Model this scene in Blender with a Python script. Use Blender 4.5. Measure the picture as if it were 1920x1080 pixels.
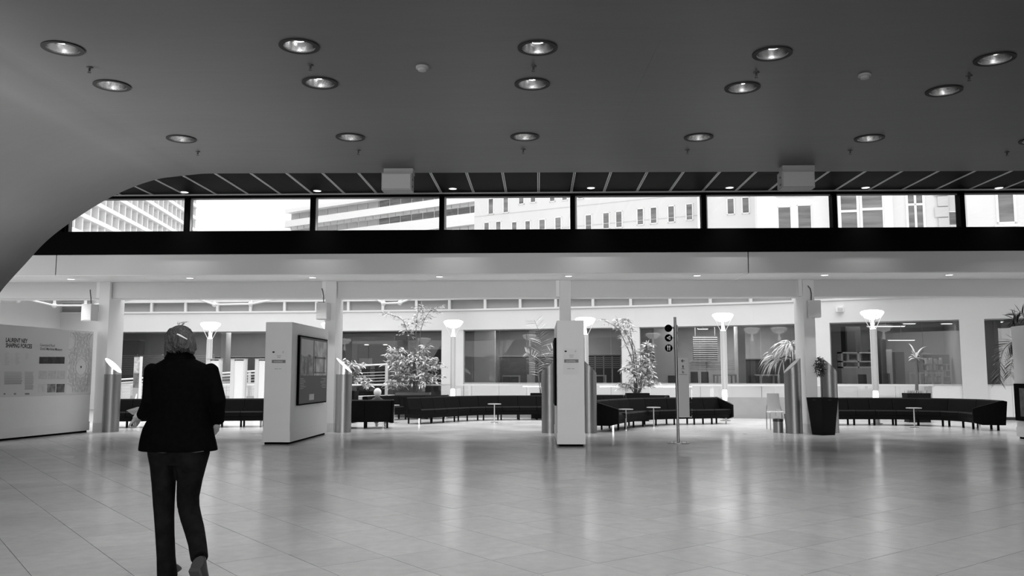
import bpy, bmesh, math, random
from mathutils import Vector, Matrix, noise
random.seed(7)
for o in list(bpy.data.objects): bpy.data.objects.remove(o)
sc = bpy.context.scene
COL = sc.collection
# ------------------------------------------------------------------ camera
FPX, CX, CY, HC = 1600.0, 960.0, 540.0, 1.4
VX, VY = 1011.0, 704.0                      # vanishing point of the facade normal
pitch = math.atan((VY - CY) / FPX)
yaw = math.atan2(VX - CX, math.hypot(FPX, VY - CY))
cam = bpy.data.cameras.new('camera'); camo = bpy.data.objects.new('camera', cam); COL.objects.link(camo)
cam.sensor_width = 36; cam.lens = FPX / 1920 * 36; cam.clip_end = 600
camo.location = (0, 0, HC); camo.rotation_euler = (math.pi / 2 + pitch, 0, yaw)
sc.camera = camo
# ------------------------------------------------------------------ world: flat overcast sky
w = bpy.data.worlds.new('overcast'); sc.world = w; w.use_nodes = True
bg = w.node_tree.nodes['Background']; bg.inputs[0].default_value = (1, 1, 1, 1); bg.inputs[1].default_value = 2.25
# ------------------------------------------------------------------ large lights
def area(name, loc, rot, sx, sy, power, spread=180):
    l = bpy.data.lights.new(name, 'AREA'); l.shape = 'RECTANGLE'; l.size = sx; l.size_y = sy; l.energy = power
    l.spread = math.radians(spread)
    o = bpy.data.objects.new(name, l); COL.objects.link(o); o.location = loc; o.rotation_euler = rot
    return o
R = math.radians
# atrium skylight strips (glass roof over the lounge), two runs between the roof beams
area('atrium_skylight', (-11, 28.7, 4.72), (0, 0, 0), 15, 13.4, 1600, 128)
area('atrium_skylight', (4.0, 27.85, 4.72), (0, 0, 0), 14, 11.7, 1260, 128)
area('atrium_skylight', (16.5, 26.0, 4.72), (0, 0, 0), 10, 6.5, 190, 112)
# added unseen fill over the near floor, set in a made-up ceiling opening
area('hall_top_fill', (0.0, 5.0, 5.62), (0, 0, 0), 7.0, 6.0, 225, 160)
# added fill before the solid rear wall, brightens fascia and panel fronts
area('rear_fill', (-0.5, -8.7, 2.6), (R(90), 0, 0), 13.0, 4.2, 215, 54)
# added fill along the left wall, aimed up to brighten the vault, unseen
area('left_fill', (-10.5, 11.5, 1.9), (0, R(180 + 40), 0), .3, 8.0, 230, 88)
sc.view_settings.view_transform = 'Standard'; sc.view_settings.look = 'None'
sc.view_settings.exposure = 0.0; sc.view_settings.gamma = 1; sc.view_settings.use_curve_mapping = False
# ------------------------------------------------------------------ picture-to-place helpers
_cy, _sy = math.cos(yaw), math.sin(yaw)
FH = Vector((-_sy, _cy, 0)); RT = Vector((_cy, _sy, 0))
FW = FH * math.cos(pitch) + Vector((0, 0, 1)) * math.sin(pitch); UP = RT.cross(FW)
C0 = Vector((0, 0, HC))
def ray(x, y): return FW * FPX + RT * (x - CX) + UP * (CY - y)
def pz(x, y, z=0.0):
    d = ray(x, y); return C0 + d * ((z - HC) / d.z)
def py(x, y, Y):
    d = ray(x, y); return C0 + d * (Y / d.y)
def proj(p):
    v = Vector(p) - C0; z = v.dot(FW); return CX + FPX * v.dot(RT) / z, CY - FPX * v.dot(UP) / z
# ------------------------------------------------------------------ materials (all procedural greys)
MATS = {}
def mat(name, g, rough=0.5, metal=0.0, var=0.0, scale=4.0, bump=0.0, bscale=40.0, stretch=None, emit=0.0, spec=0.5, rvar=0.0):
    if name in MATS: return MATS[name]
    m = bpy.data.materials.new(name); m.use_nodes = True; nt = m.node_tree; b = nt.nodes['Principled BSDF']
    b.inputs['Base Color'].default_value = (g, g, g, 1); b.inputs['Roughness'].default_value = rough
    b.inputs['Metallic'].default_value = metal; b.inputs['Specular IOR Level'].default_value = spec
    if emit:
        b.inputs['Emission Color'].default_value = (1, 1, 1, 1); b.inputs['Emission Strength'].default_value = emit
    if var or bump or rvar:
        tc = nt.nodes.new('ShaderNodeTexCoord'); mp = nt.nodes.new('ShaderNodeMapping')
        nt.links.new(tc.outputs['Object'], mp.inputs[0])
        if stretch: mp.inputs['Scale'].default_value = stretch
        if var or rvar:
            n = nt.nodes.new('ShaderNodeTexNoise'); n.inputs['Scale'].default_value = scale; n.inputs['Detail'].default_value = 5
            nt.links.new(mp.outputs[0], n.inputs[0])
        if var:
            r = nt.nodes.new('ShaderNodeMapRange'); r.inputs[1].default_value = .3; r.inputs[2].default_value = .7
            r.inputs[3].default_value = max(0, g * (1 - var)); r.inputs[4].default_value = min(1, g * (1 + var))
            nt.links.new(n.outputs[0], r.inputs[0]); nt.links.new(r.outputs[0], b.inputs['Base Color'])
        if rvar:
            r2 = nt.nodes.new('ShaderNodeMapRange'); r2.inputs[1].default_value = .3; r2.inputs[2].default_value = .7
            r2.inputs[3].default_value = max(.02, rough - rvar); r2.inputs[4].default_value = rough + rvar
            nt.links.new(n.outputs[0], r2.inputs[0]); nt.links.new(r2.outputs[0], b.inputs['Roughness'])
        if bump:
            n2 = nt.nodes.new('ShaderNodeTexNoise'); n2.inputs['Scale'].default_value = bscale; n2.inputs['Detail'].default_value = 4
            nt.links.new(mp.outputs[0], n2.inputs[0])
            bp = nt.nodes.new('ShaderNodeBump'); bp.inputs['Strength'].default_value = bump; bp.inputs['Distance'].default_value = .02
            nt.links.new(n2.outputs[0], bp.inputs['Height']); nt.links.new(bp.outputs[0], b.inputs['Normal'])
    MATS[name] = m; return m
def glass(name, tint=0.9, refl=1.0, rough=0.0):
    m = bpy.data.materials.new(name); m.use_nodes = True; nt = m.node_tree; nt.nodes.clear()
    o = nt.nodes.new('ShaderNodeOutputMaterial'); t = nt.nodes.new('ShaderNodeBsdfTransparent'); g = nt.nodes.new('ShaderNodeBsdfGlossy')
    t.inputs[0].default_value = (tint, tint, tint, 1); g.inputs['Roughness'].default_value = rough; g.inputs[0].default_value = (refl, refl, refl, 1)
    f = nt.nodes.new('ShaderNodeFresnel'); f.inputs[0].default_value = 1.5
    x = nt.nodes.new('ShaderNodeMixShader'); nt.links.new(f.outputs[0], x.inputs[0]); nt.links.new(t.outputs[0], x.inputs[1]); nt.links.new(g.outputs[0], x.inputs[2])
    nt.links.new(x.outputs[0], o.inputs[0]); MATS[name] = m; return m
def tile_mat():
    m = mat('floor_tile_stone', .50, .3, 0)
    nt = m.node_tree; b = nt.nodes['Principled BSDF']
    oi = nt.nodes.new('ShaderNodeObjectInfo'); geo = nt.nodes.new('ShaderNodeNewGeometry')
    ml = nt.nodes.new('ShaderNodeAttribute'); ml.attribute_name = 'tone'
    n = nt.nodes.new('ShaderNodeTexNoise'); n.inputs['Scale'].default_value = .7; n.inputs['Detail'].default_value = 4; nt.links.new(geo.outputs['Position'], n.inputs[0])
    n3 = nt.nodes.new('ShaderNodeTexNoise'); n3.inputs['Scale'].default_value = 9; n3.inputs['Detail'].default_value = 8; nt.links.new(geo.outputs['Position'], n3.inputs[0])
    def mr(src, a, c, lo=.3, hi=.7):
        r = nt.nodes.new('ShaderNodeMapRange'); r.inputs[1].default_value = lo; r.inputs[2].default_value = hi; r.inputs[3].default_value = a; r.inputs[4].default_value = c
        nt.links.new(src, r.inputs[0]); return r.outputs[0]
    def mt(op, a, c):
        q = nt.nodes.new('ShaderNodeMath'); q.operation = op; nt.links.new(a, q.inputs[0]); nt.links.new(c, q.inputs[1]); return q.outputs[0]
    base = mr(oi.outputs['Random'], .49, .55, 0, 1)
    col = mt('MULTIPLY', mt('MULTIPLY', base, mr(n.outputs[0], .94, 1.06)), mr(n3.outputs[0], .95, 1.05))
    nt.links.new(col, b.inputs['Base Color'])
    nt.links.new(mr(n.outputs[0], .15, .24), b.inputs['Roughness'])
    b.inputs['Specular IOR Level'].default_value = .5
    bp = nt.nodes.new('ShaderNodeBump'); bp.inputs['Strength'].default_value = .06; bp.inputs['Distance'].default_value = .01
    nt.links.new(n3.outputs[0], bp.inputs['Height']); nt.links.new(bp.outputs[0], b.inputs['Normal'])
    return m
M_TILE = tile_mat()
M_GROUT = mat('grout', .22, .8)
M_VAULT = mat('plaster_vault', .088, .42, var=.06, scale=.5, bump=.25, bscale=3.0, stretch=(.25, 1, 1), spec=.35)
M_WHITE = mat('white_wall', .70, .6, var=.02, scale=1)
M_PANEL = mat('panel_white', .80, .5, var=.02, scale=2)
M_FASCIA = mat('fascia_grey', .60, .45, var=.02, scale=.8)
M_BLACK = mat('black_paint', .002, .7, spec=.03)
M_DARK = mat('dark_plank', .005, .6, spec=.03, var=.15, scale=3, stretch=(1, 6, 1))
M_STRIP = mat('light_strip', .55, .4)
M_STEEL = mat('brushed_steel', .30, .46, 1.0, var=.05, scale=5, stretch=(1, 1, .02))
M_CHROME = mat('chrome', .5, .28, 1.0)
M_MIRROR = mat('reflector', .72, .2, 1.0)
M_DKMETAL = mat('dark_metal', .06, .4, .6)
M_SOFA = mat('sofa_black', .003, .6, spec=.08, var=.2, scale=8, bump=.15, bscale=60)
M_SOFASEAM = mat('sofa_base', .004, .7, spec=.1)
M_GREY = mat('mid_grey', .32, .6, var=.04, scale=3)
M_LGREY = mat('light_grey', .55, .5)
M_SCREENWHITE = mat('backlit_white', .9, .4, emit=1.6)
M_LAMPGLOW = mat('lamp_glow', .9, .4, emit=3.0)
M_LAMPBODY = mat('lamp_body', .55, .35, .2)
M_PAPER = mat('paper', .80, .7)
M_INK = mat('ink', .03, .7)
M_INKG = mat('ink_grey', .22, .7)
M_GLASS = glass('window_glass', .90, .55)
M_GLASSB = glass('balustrade_glass', .93, .8)
M_LEAF = mat('leaf', .52, .45, var=.35, scale=5)
M_LEAFD = mat('leaf_dark', .05, .45, var=.3, scale=5)
M_STEM = mat('stem', .12, .7)
M_PLANTER = mat('planter_black', .004, .5, spec=.12)
M_SOIL = mat('soil', .04, .95)
M_EXT = mat('exterior_wall', .66, .7, var=.03, scale=.3)
M_EXTW = mat('exterior_white', .82, .6)
M_EXTG = mat('exterior_glass', .16, .25, 0, var=.5, scale=.6, stretch=(.3, .3, 3))
M_ROOM = mat('room_wall', .55, .7, var=.03)
M_ROOMD = mat('room_dark', .09, .7)
M_WOOD = mat('plank_wood', .20, .5, var=.25, scale=3, stretch=(.4, 1, 6))
# ------------------------------------------------------------------ mesh builder
class MB:
    def __init__(s): s.v = []; s.f = []
    def add(s, vs, fs):
        k = len(s.v); s.v += [tuple(v) for v in vs]; s.f += [tuple(i + k for i in f) for f in fs]; return s
    def box(s, x0, y0, z0, x1, y1, z1):
        return s.add([(x0,y0,z0),(x1,y0,z0),(x1,y1,z0),(x0,y1,z0),(x0,y0,z1),(x1,y0,z1),(x1,y1,z1),(x0,y1,z1)],
                     [(3,2,1,0),(4,5,6,7),(0,1,5,4),(1,2,6,5),(2,3,7,6),(3,0,4,7)])
    def obox(s, c, ax, ay, az, hx, hy, hz):
        c = Vector(c); ax, ay, az = Vector(ax) * hx, Vector(ay) * hy, Vector(az) * hz
        vs = [c - ax - ay - az, c + ax - ay - az, c + ax + ay - az, c - ax + ay - az, c - ax - ay + az, c + ax - ay + az, c + ax + ay + az, c - ax + ay + az]
        return s.add(vs, [(3,2,1,0),(4,5,6,7),(0,1,5,4),(1,2,6,5),(2,3,7,6),(3,0,4,7)])
    def wallseg(s, p, q, z0, z1, t):            # upright slab from plan point p to q, thickness t to the left
        p = Vector((p[0], p[1], 0)); q = Vector((q[0], q[1], 0)); d = (q - p).normalized(); n = Vector((-d.y, d.x, 0)) * t
        a = [p, q, q + n, p + n]
        return s.add([(v.x, v.y, z0) for v in a] + [(v.x, v.y, z1) for v in a], [(3,2,1,0),(4,5,6,7),(0,1,5,4),(1,2,6,5),(2,3,7,6),(3,0,4,7)])
    def bar(s, a, b, w, h=None, up=(0, 0, 1)):
        a, b = Vector(a), Vector(b); h = h or w; d = b - a; L = d.length; d.normalize(); u = Vector(up)
        if abs(d.dot(u)) > .99: u = Vector((1, 0, 0))
        x = d.cross(u).normalized(); u = x.cross(d)
        return s.obox((a + b) / 2, d, x, u, L / 2, w / 2, h / 2)
    def tube(s, pts, r, n=8, cap=True):
        pts = [Vector(p) for p in pts]; rs = r if isinstance(r, (list, tuple)) else [r] * len(pts)
        rings = []; prev = None
        for i, p in enumerate(pts):
            d = (pts[min(i + 1, len(pts) - 1)] - pts[max(i - 1, 0)]).normalized()
            if prev is None:
                u = Vector((0, 0, 1)) if abs(d.z) < .9 else Vector((1, 0, 0)); x = d.cross(u).normalized()
            else: x = (prev - d * prev.dot(d)).normalized()
            prev = x; y = d.cross(x)
            rings.append([p + (x * math.cos(2 * math.pi * k / n) + y * math.sin(2 * math.pi * k / n)) * rs[i] for k in range(n)])
        return s.rings(rings, cap)
    def rings(s, rings, cap=True):
        n = len(rings[0]); vs = [v for r in rings for v in r]; fs = []
        for i in range(len(rings) - 1):
            for k in range(n):
                a, b = i * n + k, i * n + (k + 1) % n; fs.append((a, b, b + n, a + n))
        if cap:
            fs.append(tuple(reversed(range(n)))); fs.append(tuple((len(rings) - 1) * n + k for k in range(n)))
        return s.add(vs, fs)
    def lathe(s, prof, n=24, c=(0, 0, 0), cap=True):
        return s.rings([[(c[0] + r * math.cos(2 * math.pi * k / n), c[1] + r * math.sin(2 * math.pi * k / n), c[2] + z) for k in range(n)] for r, z in prof], cap)
    def prism(s, poly, ext):                     # closed planar polygon (3d points) extruded by vector
        n = len(poly); e = Vector(ext); a = [Vector(p) for p in poly]
        return s.add(a + [p + e for p in a], [tuple(reversed(range(n))), tuple(range(n, 2 * n))] + [(k, (k + 1) % n, n + (k + 1) % n, n + k) for k in range(n)])
    def ball(s, c, r, n=12, m=8):
        r = r if isinstance(r, (list, tuple)) else (r, r, r)
        rings = []
        for i in range(m + 1):
            t = math.pi * (i / m); t = min(max(t, .03), math.pi - .03)
            rings.append([(c[0] + r[0] * math.sin(t) * math.cos(2 * math.pi * k / n), c[1] + r[1] * math.sin(t) * math.sin(2 * math.pi * k / n), c[2] - r[2] * math.cos(t)) for k in range(n)])
        return s.rings(rings)
    def mesh(s, name, smooth=False):
        m = bpy.data.meshes.new(name); m.from_pydata(s.v, [], s.f); m.update()
        bm = bmesh.new(); bm.from_mesh(m); bmesh.ops.recalc_face_normals(bm, faces=bm.faces); bm.to_mesh(m); bm.free()
        if smooth:
            m.polygons.foreach_set('use_smooth', [True] * len(m.polygons))
            try: m.set_sharp_from_angle(angle=math.radians(40))
            except Exception: pass
        return m
    def build(s, name, material, parent=None, smooth=False):
        o = bpy.data.objects.new(name, s.mesh(name, smooth)); o.data.materials.append(material); COL.objects.link(o)
        if parent: o.parent = parent
        return o
def tag(o, label=None, cat=None, group=None, kind=None):
    if label: o['label'] = label
    if cat: o['category'] = cat
    if group: o['group'] = group
    if kind: o['kind'] = kind
    return o
def empty(name, loc=(0, 0, 0), rz=0, label=None, cat=None, group=None, kind=None):
    o = bpy.data.objects.new(name, None); COL.objects.link(o); o.location = loc; o.rotation_euler = (0, 0, rz); o.empty_display_size = .1
    return tag(o, label, cat, group, kind)
def copy_tree(o, parent=None):
    c = o.copy(); COL.objects.link(c); c.parent = parent
    for ch in list(o.children): copy_tree(ch, c)
    return c
def children_mesh(name, mesh, material, parent, loc=(0, 0, 0)):
    o = bpy.data.objects.new(name, mesh)
    if material and not mesh.materials: mesh.materials.append(material)
    COL.objects.link(o); o.parent = parent; o.location = loc; return o
def text(name, body, size, material, parent, origin, xdir, updir, squeeze=1.0, align='LEFT', bold=0.0):
    cu = bpy.data.curves.new('t', 'FONT'); cu.body = body; cu.size = size; cu.align_x = align; cu.offset = bold; cu.resolution_u = 3
    o = bpy.data.objects.new('t', cu); COL.objects.link(o); bpy.context.view_layer.update()
    me = bpy.data.meshes.new_from_object(o.evaluated_get(bpy.context.evaluated_depsgraph_get()))
    bpy.data.objects.remove(o); bpy.data.curves.remove(cu)
    x = Vector(xdir).normalized(); u = Vector(updir).normalized(); n = x.cross(u)
    mm = Matrix((x * squeeze, u, n)).transposed().to_4x4(); mm.translation = Vector(origin)
    me.transform(mm); me.materials.clear(); me.materials.append(material)
    q = bpy.data.objects.new(name, me); COL.objects.link(q); q.parent = parent; return q
# ================================================================== STRUCTURE
# ---- floor: base slab + square tiles laid at an angle
fl = MB().box(-24, -9, -.30, 24, 46, -.006).build('floor', M_GROUT); tag(fl, kind='structure')
TS = .575; TA = R(39.0); TO = Vector((-1.455, 8.016, 0))
ta, tb = Vector((math.cos(TA), math.sin(TA), 0)), Vector((-math.sin(TA), math.cos(TA), 0))
tm = MB().box(-TS / 2 + .0025, -TS / 2 + .0025, -.02, TS / 2 - .0025, TS / 2 - .0025, 0)
tile_mesh = tm.mesh('tile'); tile_mesh.materials.append(M_TILE)
cells = []
for i in range(-60, 70):
    for j in range(-60, 70):
        c = TO + ta * ((i + .5) * TS) + tb * ((j + .5) * TS)
        if -13.2 < c.x < 16 and -3 < c.y < 28.5:
            u, v = proj(c) if c.y > 1 else (9e9, 9e9)
            inside = -40 < u < 1960 and v < 1110
            cells.append((0 if inside else 1, (c - C0).length, c))
cells.sort(key=lambda t: (t[0], t[1]))
for k, (_, _, c) in enumerate(cells[:300]):
    o = bpy.data.objects.new('tile', tile_mesh); COL.objects.link(o); o.parent = fl; o.location = (c.x, c.y, random.uniform(-.0006, .0006)); o.rotation_euler = (0, 0, TA)
f = MB(); h = TS / 2 - .0025
for _, _, c in cells[300:]:
    q = [c + ta * a * h + tb * b * h for a, b in ((-1, -1), (1, -1), (1, 1), (-1, 1))]
    f.add([(p.x, p.y, -.02) for p in q] + [(p.x, p.y, 0) for p in q], [(4,5,6,7),(0,1,5,4),(1,2,6,5),(2,3,7,6),(3,0,4,7)])
tag(f.build('tile_field', M_TILE, fl), kind='stuff')
# ---- vault (smooth plaster shell that curves down on the left)
ZV = 5.4
def edgeY(x): return 16.47 + (x + 6.35) * .018 if x > -6.35 else 16.47
prof_px = [(391, 325), (360, 327.8), (330, 331), (300, 335), (265, 345), (230, 359), (200, 374), (168, 393), (138, 413), (105, 437), (78, 461), (50, 492), (17, 528), (0, 549)]
prof = [(p.x, p.z) for p in (py(a, b, 16.47) for a, b in prof_px)]
prof[0] = (prof[0][0], ZV)
x_, z_ = prof[-1]
prof += [(x_ - .35, z_ - .55), (x_ - .62, z_ - 1.15), (x_ - .8, z_ - 1.8), (x_ - .85, 0)]
prof = [(p[0], max(p[1], -.02)) for p in prof]
XF = prof[0][0]; YB = -9.0; XR = 14.0
lamps_px = [[(118,90),(561,86),(1008,89),(1448,100),(1865,110)],[(210,160),(600,155),(998,157),(1392,164),(1770,170)],[(340,260),(657,257),(984,256),(1310,257),(1630,259),(1940,263)]]
lampP = [pz(a, b, ZV) for r in lamps_px for a, b in r]
RH = .205
bm = bmesh.new()
def loop(pts):
    vs = [bm.verts.new(p) for p in pts]; return [bm.edges.new((vs[i], vs[(i + 1) % len(vs)])) for i in range(len(vs))]
ed = loop([(XF, YB, ZV), (XR, YB, ZV), (XR, edgeY(XR), ZV), (XF, edgeY(XF), ZV)])
for p in lampP: ed += loop([(p.x + RH * math.cos(t * math.pi / 16), p.y + RH * math.sin(t * math.pi / 16), ZV) for t in range(32)])
ed += loop([(-3.5, 2, ZV), (3.5, 2, ZV), (3.5, 8, ZV), (-3.5, 8, ZV)])  # opening made up for the added overhead fill
bmesh.ops.triangle_fill(bm, use_beauty=True, edges=ed)
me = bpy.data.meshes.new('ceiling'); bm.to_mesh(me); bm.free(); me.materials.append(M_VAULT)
ceil = bpy.data.objects.new('ceiling', me); COL.objects.link(ceil); tag(ceil, kind='structure')
v = MB(); vs = []
# resample the curved flank smoothly (Catmull-Rom)
P = [Vector((a, b, 0)) for a, b in prof]; fine = []
for i in range(len(P) - 1):
    p0, p1, p2, p3 = P[max(i - 1, 0)], P[i], P[i + 1], P[min(i + 2, len(P) - 1)]
    if i == 0: p0 = P[0] + Vector((.9, 0, 0))
    for k in range(6):
        t = k / 6; fine.append(.5 * ((2 * p1) + (p2 - p0) * t + (2 * p0 - 5 * p1 + 4 * p2 - p3) * t * t + (3 * p1 - p0 - 3 * p2 + p3) * t ** 3))
fine.append(P[-1]); fine[0] = P[0]
n = len(fine)
for p in fine: vs += [(p.x, 16.47, p.y), (p.x, 11.0, p.y), (p.x, YB, p.y)]
v.add(vs, [(3 * i + j, 3 * i + 3 + j, 3 * i + 4 + j, 3 * i + 1 + j) for i in range(n - 1) for j in range(2)])
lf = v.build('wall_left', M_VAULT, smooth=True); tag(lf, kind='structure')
lf.data.polygons.foreach_set('use_smooth', [True] * len(lf.data.polygons))
# outer skin, front lip and the closing slab above
o = MB(); o.box(XF - .1, YB, ZV + .45, XR, 16.3, ZV + .55)
for a, b in zip(fine[:-1], fine[1:]):
    pass
o.prism([(XF - .1, 16.40, ZV + .01), (XR, edgeY(XR) - .03, ZV + .01), (XR, edgeY(XR) - .03, ZV + .6), (XF - .1, 16.40, ZV + .6)], (0, -.06, 0))
tag(o.build('ceiling_slab', M_VAULT, ceil))
k = MB(); vs = []
for i, p in enumerate(fine):
    d = (fine[min(i + 1, n - 1)] - fine[max(i - 1, 0)]).normalized(); nn = Vector((d.y, -d.x, 0))
    if nn.x > 0: nn = -nn
    q = p + nn * .25; vs += [(q.x, 16.44, q.y), (q.x, YB, q.y)]
k.add(vs, [(2 * i, 2 * i + 2, 2 * i + 3, 2 * i + 1) for i in range(n - 1)])
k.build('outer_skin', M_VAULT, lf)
# ---- hall side and rear walls (out of frame)
tag(MB().box(XR, YB, 0, XR + .2, 16.7, ZV + .5).build('wall_right', M_GREY), kind='structure')
tag(MB().box(-13, YB - .2, 0, XR, YB, ZV + .5).build('wall_rear', M_GREY), kind='structure')
tr = empty('fill_tray', (-10.62, 11.5, 1.62), label='long grey made-up tray under the added fill light along the curved left wall', cat='light trough')  # housing made up for the added left fill, out of view
MB().box(-.2, -4.1, 0, .2, 4.1, .03).build('tray', M_GREY, tr); MB().box(.17, -4.1, .03, .2, 4.1, .16).build('lip', M_GREY, tr)
sk = empty('trim_6', (0, 5, ZV), kind='structure')  # frame made up around the added overhead fill, out of view
for a_, b_ in (((-3.5, -3.0), (-3.42, 3.0)), ((3.42, -3.0), (3.5, 3.0)), ((-3.5, -3.0), (3.5, -2.92)), ((-3.5, 2.92), (3.5, 3.0))): MB().box(a_[0], a_[1], -.01, b_[0], b_[1], .28).build('fill_kerb', M_WHITE, sk)
# ---- facade planes
YC = 21.4                                   # column / lower fascia line
ZS = py(960, 525, YC).z                     # soffit height
YF = pz(960, 512.5, ZS).y                   # upper fascia plane
ZB0 = py(960, 474.5, YF).z                  # underside of the black beam
ZB1 = py(960, 430.5, YF).z                  # clerestory sill
ZW1 = py(960, 366.5, YF).z                  # clerestory head
ZD = py(960, 361.0, YF).z                   # dark plank ceiling
ZF2 = py(1300, 556, YC).z                   # underside of the lower fascia
XL, XRR = -17.0, 20.0
print('facade', ZS, YF, ZB0, ZB1, ZW1, ZD, ZF2)
t1 = empty('trim_1', (0, 0, 0), kind='structure')    # upper fascia, three long panels
jx = [XL, py(105, 500, YF).x, py(1403, 490, YF).x, XRR]
for a, b in zip(jx[:-1], jx[1:]): MB().box(a + .012, YF, ZS, b - .012, YF + .06, ZB0).build('fascia_panel', M_FASCIA, t1)
MB().box(XL, YF + .06, ZS + .02, XRR, YF + .25, ZB0).build('backing', M_DARK, t1)
t2 = empty('trim_2', kind='structure')               # soffit
jq = [XL, py(1403, 510, YF).x, XRR]
sof = MB()
MB().box(XL, YF + .02, ZS - .02, jq[1] - .01, YC, ZS).build('soffit_panel', M_PANEL, t2)
MB().box(jq[1] + .01, YF + .02, ZS - .02, XRR, YC, ZS).build('soffit_panel', M_PANEL, t2)
t3 = empty('trim_3', kind='structure')               # lower fascia with its lit flange
colpx = [182, 612, 1064, 1524]
COLX = [pz(168, 810).x, pz(603, 811).x, pz(1064, 811).x, pz(1532, 811).x]
COLX = [-11.05, -5.25, .66, 6.68, 12.55]
jl = [XL] + [x + .14 for x in COLX] + [XRR]
for a, b in zip(jl[:-1], jl[1:]): MB().box(a + .008, YC, ZF2, b - .008, YC + .08, ZS - .02).build('fascia_panel', M_FASCIA, t3)
MB().box(XL, YC + .08, ZF2 - .01, XRR, YC + .5, ZF2 + .06).build('flange', M_WHITE, t3)
t4 = tag(MB().box(XL, YF - .03, ZB0, XRR, YF + .3, ZB1).build('trim_4', M_BLACK), kind='structure')
# clerestory bays
mx = [py(122, 400, YF).x] + [py(p, 400, YF).x for p in (350, 586, 828, 1074, 1320, 1565, 1805)] + [py(1805, 400, YF).x + 3.05, XRR]
mx = [mx[1] - 6.1] + mx
for i in range(len(mx) - 1):
    a, b = mx[i], mx[i + 1]
    wn = empty('window_%d' % (i + 1), ((a + b) / 2, YF, ZB1), kind='structure'); hw = (b - a) / 2
    MB().box(-hw - .055, -.02, 0, -hw + .055, .22, ZD - ZB1).build('mullion', M_BLACK, wn)
    MB().box(-hw + .055, 0, ZW1 - ZB1, hw - .055, .2, ZD - ZB1).build('head_rail', M_BLACK, wn)
    MB().box(-hw + .055, .10, ZW1 - ZB1 - .035, hw - .055, .13, ZW1 - ZB1).build('blind_rail', M_GREY, wn)
    MB().box(-hw + .055, .08, 0, -hw + .10, .13, ZW1 - ZB1 - .035).build('frame_edge', M_LGREY, wn)
    MB().box(-hw + .055, .15, 0, hw - .055, .16, ZW1 - ZB1).build('pane', M_GLASS, wn)
tag(MB().box(-17, YF - .02, ZB0, mx[1] + .02, YF + .3, ZD).build('wall_facade_left', M_BLACK), kind='structure')
# dark plank ceiling with bright double strips
dc = empty('ceiling', kind='structure')
sp = .775; xs = [sp * k for k in range(-20, 22)]
for x in xs:
    MB().box(x + .035, 15.6, ZD, x + sp - .035, YF + .2, ZD + .04).build('ceiling_plank', M_DARK, dc)
    MB().box(x - .028, 15.6, ZD - .006, x - .008, YF + .01, ZD + .03).build('strip', M_STRIP, dc)
    MB().box(x + .008, 15.6, ZD - .006, x + .028, YF + .01, ZD + .03).build('strip', M_STRIP, dc)
MB().box(-17, 15.6, ZD + .05, 20, YF + .3, ZD + .2).build('deck', M_BLACK, dc)
MB().box(-17, YF - .05, ZD - .03, 20, YF - .01, ZD + .01).build('edge_strip', M_STRIP, dc)
# ---- far curved wall of the atrium
ZT, ZSILL, ZSB, ZST, ZROOF = 3.2, 1.10, 3.98, 4.45, 4.75
top_px = [(-420, 623), (0, 623), (200, 622.5), (640, 620.5), (870, 618.5), (1200, 613.5), (1420, 609), (1600, 604), (1800, 599), (1870, 597.3), (2100, 592), (2300, 588)]
def topline(u):
    for (a, b), (c, d) in zip(top_px[:-1], top_px[1:]):
        if a <= u <= c: return b + (d - b) * (u - a) / (c - a)
def wp(u): p = pz(u, topline(u), ZT); return Vector((p.x, p.y))
def arc(u0, u1, step=55):
    n = max(1, int(abs(u1 - u0) / step)); return [wp(u0 + (u1 - u0) * k / n) for k in range(n + 1)]
def ribbon(mb, u0, u1, z0, z1, t, off=0.0, step=55):
    pts = arc(u0, u1, step); ns = []
    for i in range(len(pts)):
        d = (pts[min(i + 1, len(pts) - 1)] - pts[max(i - 1, 0)]).normalized(); ns.append(Vector((-d.y, d.x)))
    r = [[(p.x + n.x * off, p.y + n.y * off, z0), (p.x + n.x * (off + t), p.y + n.y * (off + t), z0), (p.x + n.x * (off + t), p.y + n.y * (off + t), z1), (p.x + n.x * off, p.y + n.y * off, z1)] for p, n in zip(pts, ns)]
    return mb.rings(r)
WIN = [(205, 592), (632, 828), (869, 1165), (1199, 1502), (1555, 1798), (1845, 2080)]
JOINT = [[232, 280, 345, 427, 474, 530], [690, 760], [884, 935, 986, 1038, 1144], [1310, 1424, 1483], [1602, 1673, 1728], [1890, 1960]]
wf = ribbon(MB(), -420, 2300, ZT, ZSB, .3).build('wall_far', M_WHITE); tag(wf, kind='structure')
ribbon(MB(), -420, 2300, ZST, ZROOF, .3).build('upper_band', M_WHITE, wf)
gaps = [-420] + [q for wv in WIN for q in wv] + [2300]
for a, b in zip(gaps[0::2], gaps[1::2]): ribbon(MB(), a, b, 0, ZT, .3).build('pier', M_WHITE, wf)
nwin = len(mx)
for i, (a, b) in enumerate(WIN):
    js = [a] + JOINT[i] + [b]
    wn = empty('window_%d' % (nwin + i), kind='structure')
    zs_ = .12 if i == 1 else ZSILL             # the portal window reaches down to the floor
    for p, q in zip(js[:-1], js[1:]):
        ribbon(MB(), p + .35, q - .35, zs_, ZT, .012, .12).build('pane', M_GLASS, wn)
        if i != 1: ribbon(MB(), p + .25, q - .25, .1, ZSILL - .01, .1, .06).build('sill_panel', M_PANEL, wn)
    ribbon(MB(), a, b, ZT - .04, ZT, .1, .08).build('head_frame', M_GREY, wn)
    ribbon(MB(), a, b, zs_ - .01, zs_ + .02, .14, .04).build('sill', mat('sill_matt', .45, .9, spec=.0), wn)
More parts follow.
